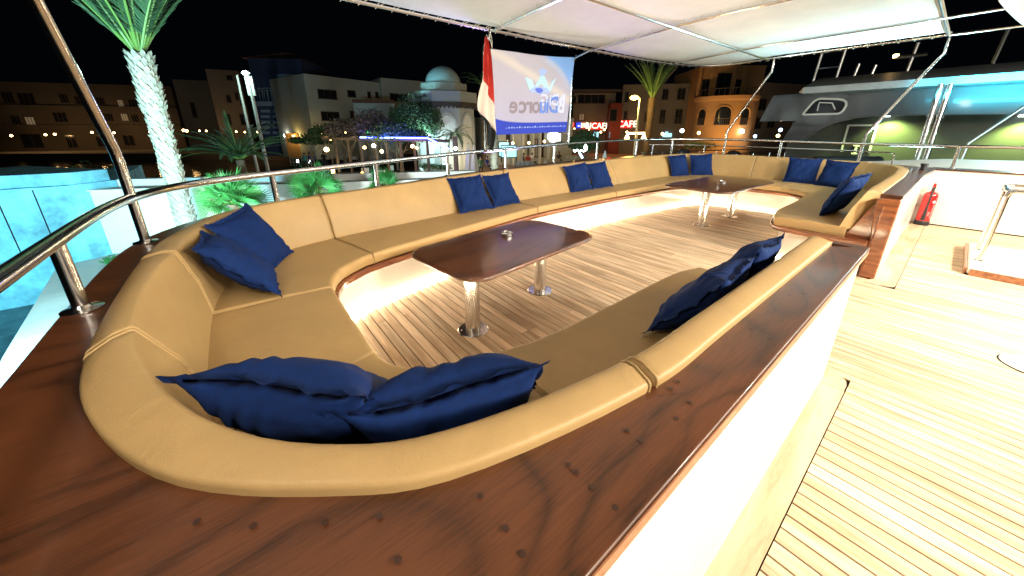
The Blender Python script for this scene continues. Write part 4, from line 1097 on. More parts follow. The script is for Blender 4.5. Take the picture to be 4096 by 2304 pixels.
class Bld:
    def __init__(s, name, label, m, xl, Dl, xr, Dr, top, depth=8, zb=GZ, ref=None, group=None, parapet=True, yb=540):
        A = ahead(xl, yb, Dl); B = ahead(xr, yb, Dr); s.w = Wall(A, B)
        s.o = thing(name, label, 'building', group)
        xm = ref if ref is not None else (xl + xr) / 2
        s.z1 = s.w.uz(xm, top)[1]; s.m = m; w = s.w
        a = atan2(w.d.y, w.d.x); s.X = Matrix.Translation(w.A) @ Matrix.Rotation(a, 4, 'Z')
        s.sg = 1 if (Matrix.Rotation(a, 3, 'Z') @ Vector((0, 1, 0))).dot(w.n) > 0 else -1
        y0, y1 = (-depth, 0) if s.sg > 0 else (0, depth)
        MB().box(0, w.L, y0, y1, zb, s.z1, s.X).build('wall', M[m], s.o, smooth=0)
        if parapet: s.band(0, w.L, s.z1 - .25, s.z1, .12, m)
    def bx(s, mb, u0, u1, z0, z1, o0, o1):
        ys = sorted((o0 * s.sg, o1 * s.sg)); return mb.box(u0, u1, ys[0], ys[1], z0, z1, s.X)
    def band(s, u0, u1, z0, z1, out, m, name='cornice'):
        return s.bx(MB(), u0, u1, z0, z1, .002, out).build(name, M[m], s.o, smooth=0)
    def px(s, x0, y0, x1, y1):
        a = s.w.uz(x0, (y0 + y1) / 2); b = s.w.uz(x1, (y0 + y1) / 2); c = s.w.uz((x0 + x1) / 2, y0); d = s.w.uz((x0 + x1) / 2, y1)
        return min(a[0], b[0]), max(a[0], b[0]), d[1], c[1]
    def window(s, x0, y0, x1, y1, pane='glass_dark', mull=1, frame='frame_dark', rail_=0, arch=False, name='window'):
        u0, u1, z0, z1 = s.px(x0, y0, x1, y1); f = MB(); t = .09
        s.bx(f, u0, u0 + t, z0, z1, -.02, .05); s.bx(f, u1 - t, u1, z0, z1, -.02, .05); s.bx(f, u0 + t, u1 - t, z1 - t, z1, -.02, .05); s.bx(f, u0 - .06, u1 + .06, z0 - .08, z0 + .02, .004, .11)
        for k in range(1, mull + 1):
            c = u0 + (u1 - u0) * k / (mull + 1); s.bx(f, c - .03, c + .03, z0 + .02, z1 - t, -.02, .045)
        if arch:
            r = (u1 - u0) / 2; c = (u0 + u1) / 2; n = 10
            for k in range(n):
                a0, a1 = pi * k / n, pi * (k + 1) / n
                P = [(c + r * cos(a0), z1 + r * sin(a0)), (c + r * cos(a1), z1 + r * sin(a1)), (c + (r + .12) * cos(a1), z1 + (r + .12) * sin(a1)), (c + (r + .12) * cos(a0), z1 + (r + .12) * sin(a0))]
                f.add([s.w.p(u, z, .06) for u, z in P] + [s.w.p(u, z, -.02) for u, z in P], [(0, 1, 2, 3), (7, 6, 5, 4), (0, 4, 5, 1), (1, 5, 6, 2), (2, 6, 7, 3), (3, 7, 4, 0)])
        fo_ = f.build(name, M[frame], s.o, smooth=0)
        P = [(u0 + .02, z0), (u1 - .02, z0), (u1 - .02, z1)]
        if arch: P += [(c + r * cos(pi * k / 10), z1 + r * sin(pi * k / 10)) for k in range(1, 10)]
        P += [(u0 + .02, z1)]
        pb = MB(); pb.add([s.w.p(u, z, .012) for u, z in P], [tuple(range(len(P)))]); pb.build('pane', M[pane], fo_, smooth=0)
        if rail_:
            rb = MB(); zr = z0 + (z1 - z0) * .38
            s.bx(rb, u0 - .1, u1 + .1, zr, zr + .05, .25, .30); s.bx(rb, u0 - .1, u1 + .1, z0 - .05, z0, .004, .30)
            k = u0 - .1
            while k < u1 + .1: s.bx(rb, k, k + .03, z0, zr, .26, .29); k += .16
            rb.build('balcony_rail', M['frame_dark'], fo_, smooth=0)
        return fo_
def wall_lamp(x, y, D, label='', m='lamp_warm', e=14, col=(1, .55, .2), r=.11, group='warm wall lamps along the shore'):
    p = ahead(x, y, D); t = thing('wall_lamp', label, 'lamp', group, loc=p)
    MB().lathe([(0, -r), (r * .7, -r * .7), (r, 0), (r * .7, r * .7), (0, r)], 10, caps=False).build('bulb', M[m], t)
    MB().lathe([(0, r * .98), (r * .5, r * 1.0), (r * .3, r * 1.5), (0, r * 1.6)], 8, caps=False).build('cap', M['frame_dark'], t)
    if e:
        l = light('lamp_glow', 'POINT', (0, 0, 0), e, col, r); l.parent = t; d = (Vector((0, 0, 0)) - p); d.z = 0; l.location = d.normalized() * (r + .35)
    return t
zl = lambda x, y: (x / 2.337, y / 2.337); z2 = lambda x, y: (700 + x / 2.04, 150 + y / 2.04)
H1 = Bld('hotel', 'long dark stone hotel with wall lamps across the canal at the far left', 'stone_dark', -260, 60, 735, 70, 335, 10, ref=330)
for (x0, y0, x1, y1, m_) in ((20, 860, 130, 960, 0), (170, 870, 330, 985, 0), (560, 880, 640, 960, 0), (700, 900, 770, 970, 0), (900, 910, 980, 980, 0), (1100, 930, 1160, 1010, 1), (1200, 930, 1290, 1000, 0), (100, 1080, 190, 1160, 0), (235, 1090, 330, 1165, 1), (500, 1050, 630, 1140, 2), (980, 1060, 1060, 1130, 0), (1130, 1060, 1200, 1130, 1), (1230, 1070, 1300, 1140, 0)):
    H1.window(*zl(x0, y0), *zl(x1, y1), pane=('glass_dark', 'lit_dim', 'sign_blue')[m_] if m_ != 2 else 'glass_dark', mull=2)
for (x0, y0, x1, y1) in ((200, 1250, 400, 1380), (620, 1260, 720, 1380), (900, 1260, 1000, 1370), (1150, 1260, 1260, 1360)):
    H1.window(*zl(x0, y0), *zl(x1, y1), pane='glass_dark', mull=1, name='shopfront')
zz = H1.w.uz(300, 430)[1]; H1.band(0, H1.w.L, zz, zz + .3, .25, 'stone_dark'); zz = H1.w.uz(300, 505)[1]; H1.band(0, H1.w.L, zz, zz + .25, .3, 'stone_dark')
lampsL = [(45, 543, 60), (182, 539, 61), (219, 537, 61), (368, 530, 63), (456, 531, 64), (599, 528, 67)]
for i, (x, y, D) in enumerate(lampsL):
    wall_lamp(x, y, D - 1, 'warm round lamp on the dark hotel, %s' % ['first from the left edge', 'left one of a close pair', 'right one of a close pair', 'between the pair and the leaning post', 'just right of the leaning post', 'close to the big palm trunk'][i], e=170, r=.17)
H2 = Bld('house', 'plain beige block left of the street lamp', 'beige', 748, 64, 888, 66, 322, 9, ref=800)
for x0, x1 in ((765, 785),): H2.window(x0, 410, x1, 470, mull=1)
H3 = Bld('house', 'taller beige block right behind the street lamp', 'beige', 884, 58, 1010, 60, 282, 9, ref=925)
for a in ((905, 300, 930, 320), (905, 380, 925, 410), (940, 370, 955, 400), (960, 400, 980, 420), (900, 455, 925, 500), (960, 455, 990, 500)): H3.window(*a)
for i, (x, y) in enumerate((z2(200, 762), z2(255, 762), z2(500, 768), z2(570, 772), z2(670, 772), z2(742, 778), z2(838, 784))):
    wall_lamp(x, y, 54, 'small warm lamp in the row left of the blue house, number %s from the left' % ['one', 'two', 'three', 'four', 'five', 'six', 'seven'][i], e=90, r=.12)
for x, y in (z2(70, 758), z2(95, 762)): wall_lamp(x, y, 58, 'orange lamp beside the big palm trunk, %s' % ('left one' if x < 740 else 'right one'), e=40, r=.2)
# navy and pale blue house
H4 = Bld('blue_house', 'navy blue house with pale stripes and two lit arched windows', 'navy_render', 1053, 50, 1252, 50.5, 236, 9, ref=1150)
w4 = H4.w
a_ = H4.px(*z2(690, 525), *z2(1150, 560)); H4.band(a_[0] - .3, a_[1] + .3, a_[2], a_[3], .5, 'pale_blue', 'ledge')
a_ = H4.px(*z2(840, 300), *z2(1050, 400)); H4.bx(MB(), a_[0], a_[1], a_[2], a_[3], .002, .06).build('upper_panel', M['pale_blue'], H4.o, smooth=0)
for k in range(5):
    for xa, xb in ((700, 775), (800, 905), (1070, 1150)):
        q = H4.px(*z2(xa, 590 + k * 44), *z2(xb, 590 + k * 44 + 22)); H4.bx(MB(), q[0], q[1], q[2], q[3], .002, .05).build('stripe', M['pale_blue'], H4.o, smooth=0)
for xa, xb in ((885, 945), (965, 1025)): H4.window(*z2(xa, 425), *z2(xb, 520), pane='lit_warm', arch=True, mull=0, frame='pale_blue')
for xa in (690, 730, 760): H4.window(*z2(xa, 430), *z2(xa + 28, 520), mull=0, arch=True, frame='pale_blue')
H4.window(*z2(930, 610), *z2(1065, 740), pane='lit_dim', mull=2, rail_=1)
H4.window(*z2(870, 850), *z2(940, 925), pane='lit_dim', mull=0, frame='pale_blue')
# hip roof
P = [w4.p(-.5, H4.z1, .5), w4.p(w4.L + .5, H4.z1, .5), w4.p(w4.L + .5, H4.z1, -9.5), w4.p(-.5, H4.z1, -9.5)]
ap = [w4.p(w4.L * .42, H4.z1 + 1.5, -4), w4.p(w4.L * .58, H4.z1 + 1.5, -5)]
MB().add(P + ap, [(0, 1, 5, 4), (1, 2, 5), (2, 3, 4, 5), (3, 0, 4), (0, 3, 2, 1)]).build('roof', M['roof_red'], H4.o, smooth=0)
# white buildings
H5 = Bld('white_building', 'plain white building with long dark windows right of the blue house', 'white_render', 1252, 44, 1560, 53, 300, 9, ref=1260)
zw = lambda x, y: (1200 + x / 4.14, 250 + y / 4.14)
for a in ((295, 450, 605, 600), (785, 460, 920, 570), (1115, 480, 1170, 585), (1245, 488, 1300, 585), (350, 815, 650, 960), (830, 805, 965, 915)): H5.window(*zw(a[0], a[1]), *zw(a[2], a[3]), mull=2 if a[2] - a[0] > 200 else 0)
H6 = Bld('white_building', 'low white building stepping back behind the domed pavilion', 'white_render', 1545, 52, 1850, 60, 318, 9, ref=1600)
H6.window(*zw(1490, 515), *zw(1780, 640), mull=3)
H7 = Bld('garden_wall_house', 'small white single storey house with a brown roof edge behind the trees', 'white_render', 1428, 40, 1590, 41, 413, 4, ref=1500, parapet=False)
H7.band(0, H7.w.L, H7.z1, H7.z1 + .35, .25, 'roof_red', 'roof_edge')
wall_lamp(*z2(1185, 780), 43, 'yellow uplight at the corner of the white building', e=60, col=(1, .75, .2), r=.18)
wall_lamp(*z2(900, 800), 48, 'white lamp at the foot of the blue house', 'lamp_white', 60, (1, .95, .7), .22)
wall_lamp(*z2(965, 808), 46, 'yellow lamp over the ochre doorway', e=90, col=(1, .7, .2), r=.18)
q = ahead(*z2(975, 860), 46.5); MB().box(-.9, .9, -.3, .3, GZ, q.z + 1.2, Matrix.Translation((q.x, q.y, 0)) @ Matrix.Rotation(AZ, 4, 'Z')).build('doorway', M['ochre'], smooth=0)
tag(bpy.data.objects['doorway'], 'ochre lit doorway pillar at the right foot of the blue house', 'doorway')
# domed pavilion
dp = ahead(1785, 560, 34); dpv = thing('domed_pavilion', 'white octagonal pavilion with a teal lit egg-shaped dome', 'building', loc=(dp.x, dp.y, 0), rz=AZ)
def zat(y, D=34.0, x=1785): return ahead(x, y, D).z
pxm = lambda n: n * 34.0 / FP * (1 / cos(0))
M['dome'] = mat('dome_render', (.40, .52, .55), .8, noise=(.8, .08))
zt, zm, zd1, zd0 = zat(262), zat(335), zat(347), zat(375)
rd = pxm(64) * .99
prof = [(rd * 1.0, zm)] + [(rd * (1 - (k / 10) ** 2.1) ** .62, zm + (zt - zm) * k / 10) for k in range(11)]
MB().lathe(prof, 32, caps=False).build('dome', M['dome'], dpv, smooth=60)
MB().lathe([(rd * 1.12, zm - .12), (rd * 1.12, zm + .02), (rd, zm + .03)], 32, caps=False).build('dome_rim', M['dome'], dpv)
def octa(r, z0, z1, name, m):
    return MB().lathe([(0, z0), (r, z0), (r, z1), (0, z1)], 8, Matrix.Rotation(pi / 8 + .25, 4, 'Z'), caps=False).build(name, M[m], dpv, smooth=0)
octa(pxm(88), zd0, zm - .1, 'drum', 'white_render'); octa(pxm(124), zat(415), zd0, 'parapet', 'white_render')
octa(pxm(126), zat(432), zat(415), 'eave_board', 'frame_dark'); octa(pxm(112), GZ, zat(432), 'wall', 'white_render')
for k in range(8):
    a = pi / 8 * 0 + .25 + k * pi / 4; R_ = pxm(112) * cos(pi / 8) + .01; Mx = Matrix.Rotation(a, 4, 'Z') @ Matrix.Translation((R_, 0, 0))
    n = 10; zc_ = zat(520); r_ = .82; mb = MB()
    for j in range(n):
        a0, a1 = pi * j / n, pi * (j + 1) / n
        f0 = lambda t, rr: (rr * cos(t) * .9, zc_ + rr * 1.5 * sin(t) ** 1.1)
        P = [f0(a0, r_), f0(a1, r_), f0(a1, r_ + .16), f0(a0, r_ + .16)]
        mb.add([Mx @ Vector((.09, y_, z_)) for y_, z_ in P] + [Mx @ Vector((.0, y_, z_)) for y_, z_ in P], [(0, 1, 2, 3), (0, 4, 5, 1), (3, 7, 6, 2)])
    mb.box(.0, .08, -r_ * .9 - .14, -r_ * .9, GZ, zc_, Mx); mb.box(.0, .08, r_ * .9, r_ * .9 + .14, GZ, zc_, Mx); mb.build('arch', M['frame_white'], dpv, smooth=0)
    P = [(-r_ * .88, GZ + .1), (r_ * .88, GZ + .1)] + [f0(pi * j / 10, r_ * .98) for j in range(11)]
    MB().add([Mx @ Vector((.012, y_, z_)) for y_, z_ in P], [tuple(range(len(P)))]).build('shutter', M['plaster'], dpv, smooth=0)
    fr = MB()
    for j in range(12): fr.lathe([(0, -.18), (.09, -.1), (.1, 0), (0, 0)], 6, Matrix.Rotation(a, 4, 'Z') @ Matrix.Translation((pxm(122) * cos(pi / 8), (j - 5.5) * .36, zat(432))), caps=False)
    o = fr.build('fringe', M['frame_dark'], dpv, smooth=0); o['kind'] = 'stuff'
light('pavilion_uplight', 'POINT', ahead(1700, 560, 30), 500, (.5, .95, 1.0), .2)
light('dome_light', 'SPOT', ahead(1560, 400, 28), 900, (.35, .95, 1.0), .2, (dp.x, dp.y, zm + 1), cone=.5)
light('pavilion_warm', 'POINT', ahead(1870, 640, 30.5), 160, (1, .9, .6), .2)
# restaurant front with pillars behind the banner foot
zr5 = lambda x, y: (1900 + x / 1.82, 500 + y / 1.82)
H8 = Bld('restaurant', 'white restaurant front with lit doors and pillars below the banner', 'white_render', 1935, 36, 2290, 40, 470, 8, ref=2100)
for xa, ya, xb, yb, pn in ((170, 120, 250, 225, 'lit_cyan'), (225, 60, 255, 120, 'glass_dark'), (380, 70, 395, 240, 'glass_dark'), (425, 100, 455, 230, 'lit_dim'), (470, 55, 500, 230, 'glass_dark'), (535, 55, 630, 120, 'lit_white')):
    H8.window(*zr5(xa, ya), *zr5(xb, yb), pane=pn, mull=1 if pn != 'lit_cyan' else 0)
for x_ in (265, 340, 410, 462, 525): q = H8.px(*zr5(x_, 50), *zr5(x_ + 10, 250)); H8.bx(MB(), q[0], q[1], GZ, H8.z1, .002, .35).build('pillar', M['plaster'], H8.o, smooth=0)
MB().lathe([(0, 0), (.62, 0), (.62, .12), (0, .12)], 24, Matrix.Translation(H8.w.p(*H8.w.uz(2205, 546), .4)) @ Matrix.Rotation(AZ, 4, 'Z') @ Matrix.Rotation(pi / 2, 4, 'X'), caps=False).build('round_sign', M['lit_white'], H8.o)
for x_, y_ in ((275, 132), (392, 130), (505, 120)): wall_lamp(*zr5(x_, y_), 35.3, 'warm white lamp on the restaurant front, %s' % ('by the cyan screen' if x_ < 300 else 'in the middle' if x_ < 400 else 'left of the round lit sign'), 'lamp_warm', 45, (1, .85, .5), .13, 'pillar lamps of the restaurant')
# right side buildings
z3_ = lambda x, y: (1800 + x / 1.98, 100 + y / 1.98)
H9 = Bld('shop_building', 'dim building with a dark loggia over the red cafe signs', 'beige', 2288, 56, 2450, 56, 372, 8, ref=2350)
H9.window(*z3_(1010, 540), *z3_(1230, 620), mull=3); H9.window(*z3_(1020, 700), *z3_(1065, 755), pane='lit_dim', mull=1); H9.window(*z3_(960, 560), *z3_(1000, 620), mull=0)
q = H9.px(*z3_(960, 515), *z3_(1340, 535)); H9.band(q[0], q[1], q[2], q[3], 1.2, 'frame_dark', 'canopy')
H10 = Bld('red_lit_building', 'narrow red lit building with a tall poster between the cafe signs', 'red_lit_render', 2436, 54, 2480, 54, 412, 7, ref=2455)
H10.window(*z3_(1262, 665), *z3_(1325, 760), pane='glass_dark', mull=0)
H11 = Bld('beige_building', 'long beige building with balcony windows behind the yellow street lamp', 'beige', 2476, 55, 2790, 53, 336, 9, ref=2650)
for a in ((1680, 505, 1730, 590), (1800, 500, 1865, 590), (1660, 670, 1705, 780), (1780, 665, 1840, 780), (1385, 530, 1415, 610), (1375, 680, 1405, 750), (1540, 690, 1560, 760)): H11.window(*z3_(a[0], a[1]), *z3_(a[2], a[3]), mull=1, rail_=1 if a[1] > 640 and a[2] - a[0] > 40 else 0)
H12 = Bld('ochre_building', 'ochre building with a round bay, arched windows and a balcony at the right', 'ochre', 2780, 50, 3010, 50, 262, 9, ref=2890)
q = H12.px(2760, 480, 3020, 500); zbal = H12.w.uz(2890, 392)[1]
bay = MB(); cu = H12.w.uz(2875, 500)[0]; rb = 3.5
cp = H12.w.p(cu, 0, .6); Mb = Matrix.Translation(cp)
bay.lathe([(rb, GZ), (rb, zbal - .6), (rb + .25, zbal - .4), (rb + .35, zbal), (0, zbal)], 40, Mb, caps=False).build('bay', M['ochre'], H12.o, smooth=30)
br_ = MB()
for k in range(40):
    a = 2 * pi * k / 40; br_.box(rb + .2, rb + .25, -.02, .02, zbal, zbal + .8, Mb @ Matrix.Rotation(a, 4, 'Z'))
br_.lathe([(rb + .19, zbal + .8), (rb + .27, zbal + .8), (rb + .27, zbal + .87), (rb + .19, zbal + .87)], 40, Mb, caps=False).build('balcony_rail', M['frame_dark'], H12.o, smooth=0)
# arched bay openings
toc = atan2(-cp.y, -cp.x)
for k, (da, wv) in enumerate(((0, .95), (.75, .7), (-.75, .7))):
    a = toc + da; Mx = Mb @ Matrix.Rotation(a, 4, 'Z') @ Matrix.Translation((rb, 0, 0)); z0_, z1_ = ahead(2890, 500, 47).z, ahead(2890, 455, 47).z
    P = [(-wv, z0_), (wv, z0_)] + [(wv * cos(pi * j / 10), z1_ + wv * sin(pi * j / 10)) for j in range(11)]
    curve = lambda y_: -(rb - sqrt(max(0, rb * rb - y_ * y_)))
    cols = [(-wv + 2 * wv * j / 12) for j in range(13)]
    MB().loft([[Mx @ Vector((curve(y_) + .04, y_, z0_)), Mx @ Vector((curve(y_) + .04, y_, z1_ + sqrt(max(0, wv * wv - y_ * y_))))] for y_ in cols], closed=False).build('arched_window', M['glass_dark'], H12.o, smooth=0)
    tr_ = MB(); tr_.tube([Mx @ Vector((curve(y_) + .05, y_, z_)) for y_, z_ in P[1:] + [P[0]]], .11, 6); tr_.build('arch_trim', M['ochre'], H12.o)
    rb2 = MB(); rb2.box(.05, .1, -wv, wv, z0_ + .75, z0_ + .82, Mx)
    for j in range(9): rb2.box(.05, .09, -wv + j * wv / 4.2, -wv + j * wv / 4.2 + .03, z0_, z0_ + .78, Mx)
    rb2.build('balcony_rail', M['frame_dark'], H12.o, smooth=0)
for a in ((1990, 430, 2050, 560), (2110, 380, 2220, 560), (2240, 430, 2300, 560)): H12.window(*z3_(a[0], a[1]), *z3_(a[2], a[3]), mull=1)
for x_ in (1960, 2080, 2235, 2320): q = H12.px(*z3_(x_, 330), *z3_(x_ + 18, 560)); H12.bx(MB(), q[0], q[1], q[2], q[3], .002, .3).build('pilaster', M['ochre'], H12.o, smooth=0)
H13 = Bld('beige_building', 'darker beige building between the round bay and the moored yacht', 'beige', 3005, 50, 3330, 55, 330, 9, ref=3060)
for a in ((3035, 395, 3065, 440), (3085, 390, 3115, 435), (3020, 470, 3045, 515), (3070, 465, 3100, 510), (3150, 395, 3180, 440)): H13.window(*a, mull=1)
light('ochre_wash', 'POINT', ahead(2850, 530, 42), 900, (1, .62, .2), .3)
light('ochre_wash', 'POINT', ahead(3000, 535, 43), 380, (1, .62, .2), .3)
light('red_glow', 'POINT', ahead(2440, 510, 52), 60, (1, .05, .03), .3)
# sign boxes
def sign(name, label, bld, x0, y0, x1, y1, box, txt=None, size=.6, lm='sign_white', out=.25):
    u0, u1, z0, z1 = bld.px(x0, y0, x1, y1); t = thing(name, label, 'sign'); mb = MB(); bld.bx(mb, u0, u1, z0, z1, .12, out); mb.build('light_box', M[box], t, smooth=0)
    if txt:
        w = bld.w; X = Matrix((w.d, Vector((0, 0, 1)), w.n)).transposed().to_4x4(); X.translation = w.p((u0 + u1) / 2, (z0 + z1) / 2, out + .03)
        if w.d.cross(Vector((0, 0, 1))).dot(w.n) < 0: X = X @ Matrix.Diagonal((-1, 1, 1, 1))
        text(txt, size, M[lm], t, 'lettering', X, .01, bold=.012)
    return t
zs = lambda x, y: (2260 + x / 7.244, 440 + y / 7.244)
sign('cafe_sign', 'red lit sign reading BICAFE over the blue lit window', H9, *zs(735, 370), *zs(1110, 560), 'sign_red', 'BICAFE', 1.15)
sign('cafe_sign', 'red lit sign reading i CAFE right of the red lit building', H11, *zs(1520, 310), *zs(1940, 520), 'sign_red', 'i CAFE', 1.25)
sign('shop_sign', 'blue and white lit sign left of the cafe signs', H9, *zs(320, 365), *zs(455, 525), 'sign_blue', '-', 1.0)
sign('shop_sign', 'red and white lit sign with blurred lettering beside the blue one', H9, *zs(458, 375), *zs(650, 525), 'sign_red', 'IIIE', .95)
sign('shop_sign', 'small red sign at the pole, leftmost of the lit signs', H9, *zs(175, 360), *zs(255, 510), 'sign_red', 'I', .9)
for a, pn in (((120, 570, 225, 730), 'lit_cyan'), ((800, 620, 985, 850), 'lit_cyan'), ((1265, 620, 1320, 800), 'lit_cyan')):
    b_ = H9 if a[0] < 1200 else H10
    b_.window(*zs(a[0], a[1]), *zs(a[2], a[3]), pane=pn, mull=1, name='shop_window')
for k, (x_, y_, e_) in enumerate(((275, 540, 20), (690, 565, 20), (1035, 640, 60), (1140, 570, 60), (1795, 640, 80))): wall_lamp(*zs(x_, y_), 52.5, 'warm lamp on the cafe facade, %s' % ['at the pole', 'between the blue and red signs', 'just right of the blue window', 'by the end of the red sign', 'below the second cafe sign'][k], e=e_, r=.15 if e_ > 30 else .10)
for k, (x, y, m_, r_) in enumerate(((2728, 523, 'lamp_white', .24), (2968, 525, 'lamp_white', .26), (3020, 545, 'lamp_blue', .20), (3122, 520, 'lamp_blue', .22), (3112, 543, 'lamp_warm', .20), (2905, 540, 'lamp_warm', .12), (2600, 537, 'lamp_white', .12), (2795, 532, 'lamp_warm', .18), (2650, 535, 'lamp_warm', .16))):
    wall_lamp(x, y, 46 - k * .3, 'shop lamp at the foot of the right buildings, %s' % ['oval white below the bay', 'oval white right of the bay', 'blue oval', 'bluish upper one of a stacked pair', 'warm lower one of a stacked pair', 'warm one under the leaning post', 'white one right of the street lamp', 'small warm one below the bay', 'small warm one by the green sign'][k], m_, 30, (1, .9, .7), r_)
sign('shop_sign', 'pale cyan shop window strip low at the foot of the beige building', H11, 2650, 533, 2685, 548, 'lit_cyan')
sign('exit_sign', 'small green lit sign above the cyan shop strip', H11, 2660, 527, 2671, 533, 'led_green' if 'led_green' in M else 'lit_cyan')
p = ahead(2825, 535, 47); leafy('hedge', 'clipped dark hedge at the foot of the round bay', (p.x, p.y, GZ), 1.2, [(k * .9 * cos(AZ) - 2 * cos(AZ), k * .9 * sin(AZ) - 2 * sin(AZ), 1.6, .8, .5) for k in range(6)], 1200, 31, 'leaf', 'hedge', 0, .12)
# ---------------------------------------------------------------- street lamps, palms and garden of the plaza
M['lamp_post'] = mat('painted_lamp_post', (.45, .48, .44), .5)
M['led_green'] = mat('green_lit_sign', (.05, .5, .1), .5, emit=(.05, 1.0, .2), es=3)
def onground(x, D): p = ahead(x, 560, D); return Vector((p.x, p.y, GZ))
hb = ahead(2556, 392, 29); gb_ = ahead(2543, 560, 29)
sl = thing('street_lamp', 'yellow sodium street lamp with two hanging lanterns at the right of the banner', 'street lamp', loc=(gb_.x, gb_.y, GZ))
Hh = hb.z - GZ
MB().tube([(0, 0, 0), (0, 0, Hh)], [.11, .07], 10).build('pole', M['lamp_post'], sl)
rx, ry = cos(AZ), sin(AZ)
MB().tube([(0, 0, Hh - .02), (-.45 * rx, -.45 * ry, Hh + .06)], .05, 8).build('arm', M['lamp_post'], sl)
MB().lathe([(0, -.2), (.27, -.13), (.33, 0), (.2, .11), (0, .15)], 14, Matrix.Translation((-.45 * rx, -.45 * ry, Hh + .05)), caps=False).build('lamp_head', M['lamp_orange'], sl)
za = ahead(2556, 534, 29).z - GZ
MB().tube([(-.75 * rx, -.75 * ry, za), (.65 * rx, .65 * ry, za + .03)], .07, 8).build('lantern_arm', M['lamp_warm'], sl)
for k in (-.72, .62):
    MB().lathe([(0, .0), (.08, -.05), (.22, -.42), (.24, -.5), (0, -.5)], 10, Matrix.Translation((k * rx, k * ry, za - .05)), caps=False).build('lantern', M['lamp_warm'], sl)
light('street_glow', 'POINT', hb + Vector((-.45 * rx, -.45 * ry, -.35)), 700, (1, .6, .12), .2)
hb = ahead(990, 290, 24); gb_ = ahead(1046, 560, 24)
s2 = thing('street_lamp', 'cold white street lamp with a pale plate on its pole', 'street lamp', loc=(gb_.x, gb_.y, GZ)); Hh = hb.z - GZ
MB().tube([(0, 0, 0), (0, 0, Hh + .1)], [.12, .09], 10).build('pole', M['lamp_post'], s2)
MB().lathe([(0, -.13), (.17, -.10), (.22, 0), (.12, .10), (0, .13)], 14, Matrix.Translation((-.12 * rx, -.12 * ry, Hh - .02)), caps=False).build('lamp_head', M['lamp_cold'], s2)
MB().box(-.22, .24, -.04, .04, Hh - 1.35, Hh - .22, Matrix.Rotation(AZ, 4, 'Z')).build('plate', M['lamp_post'], s2, smooth=0)
light('cold_glow', 'POINT', hb + wpos(-.9, -.6, -.2), 360, (.7, 1, .9), .2)
gq = ahead(1000, 540, 25)  # lamp pole doubled by the moving boat, built as a second pole
s3 = thing('ghost_pole', 'doubled image of the cold street lamp pole, just left of it', 'pole', loc=(gq.x, gq.y, GZ))
MB().tube([(0, 0, 0), (0, 0, ahead(955, 300, 25).z - GZ)], [.10, .06], 10).build('pole', M['lamp_post'], s3)
MB().lathe([(0, 0), (.15, 0), (.15, .3), (0, .3)], 10, caps=False).build('base', M['lamp_post'], s3)
p = onground(2590, 31); t_ = ahead(2612, 392, 31)
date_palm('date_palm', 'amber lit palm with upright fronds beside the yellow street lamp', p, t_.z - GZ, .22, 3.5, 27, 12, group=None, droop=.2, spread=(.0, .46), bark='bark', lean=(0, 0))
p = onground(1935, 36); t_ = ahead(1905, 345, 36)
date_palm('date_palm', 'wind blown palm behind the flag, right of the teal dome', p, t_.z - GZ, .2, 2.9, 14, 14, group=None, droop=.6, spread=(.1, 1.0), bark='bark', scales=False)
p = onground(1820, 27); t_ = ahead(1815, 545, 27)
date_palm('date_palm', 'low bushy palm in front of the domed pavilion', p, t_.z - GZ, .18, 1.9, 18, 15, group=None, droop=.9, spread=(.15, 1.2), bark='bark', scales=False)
p = onground(1978, 24); q = ahead(1980, 590, 24)
pt = thing('wrapped_palm_trunk', 'pale lit palm trunk standing below the foot of the flag', 'palm trunk', loc=(p.x, p.y, GZ))
MB().tube([(0, 0, 0), (0, 0, 1.9), (0, 0, 3.2)], [.26, .23, .2], 12).build('trunk', M['bark_lit'], pt)
mb = MB()
for k in range(60):
    a = k * 2.4; z_ = .05 + k * .05; mb.box(.19, .30, -.05, .05, z_, z_ + .1, Matrix.Rotation(a, 4, 'Z'))
o = mb.build('bark_scales', M['bark_lit'], pt, smooth=0); o['kind'] = 'stuff'
light('trunk_uplight', 'POINT', ahead(1960, 650, 23), 50, (.8, 1, .9), .1)
def tree_at(x, y, D, rx_, rz_, n, seed, m, label, cat='tree', leaf=.13, trunk=.09):
    c = ahead(x, y, D); h = c.z - GZ; k = D / 1460
    cr_ = [(0, 0, h, rx_ * k, rz_ * k), (rx * rx_ * k * .8, ry * rx_ * k * .8, h - .25 * rz_ * k, rx_ * k * .65, rz_ * k * .6), (-rx * rx_ * k * .85, -ry * rx_ * k * .85, h - .2 * rz_ * k, rx_ * k * .6, rz_ * k * .55)]
    return leafy('tree' if cat == 'tree' else 'shrub', label, (c.x, c.y, GZ), h, cr_, n, seed, m, cat, trunk, leaf)
tree_at(1660, 462, 31, 74, 84, 5200, 41, 'leaf', 'dark green bushy tree left of the domed pavilion')
tree_at(1590, 532, 29, 84, 44, 2600, 46, 'leaf', 'low dark tree over the blue light rope')
tree_at(1485, 490, 30, 64, 54, 3000, 42, 'leaf_purple', 'brownish bougainvillea tree in front of the white building')
tree_at(1385, 512, 31, 62, 40, 2200, 43, 'leaf_purple', 'sparse dark bush left of the bougainvillea tree')
tree_at(1310, 522, 33, 55, 32, 1600, 44, 'leaf', 'dark low shrubbery at the foot of the white building', 'shrub', trunk=.05)
tree_at(1240, 556, 34, 62, 26, 1800, 45, 'leaf', 'dark clipped bush right of the ochre doorway', 'shrub', trunk=.05)
tree_at(2338, 560, 25, 46, 46, 4200, 47, 'leaf', 'round clipped tree under the cafe signs with neon at its foot', leaf=.09)
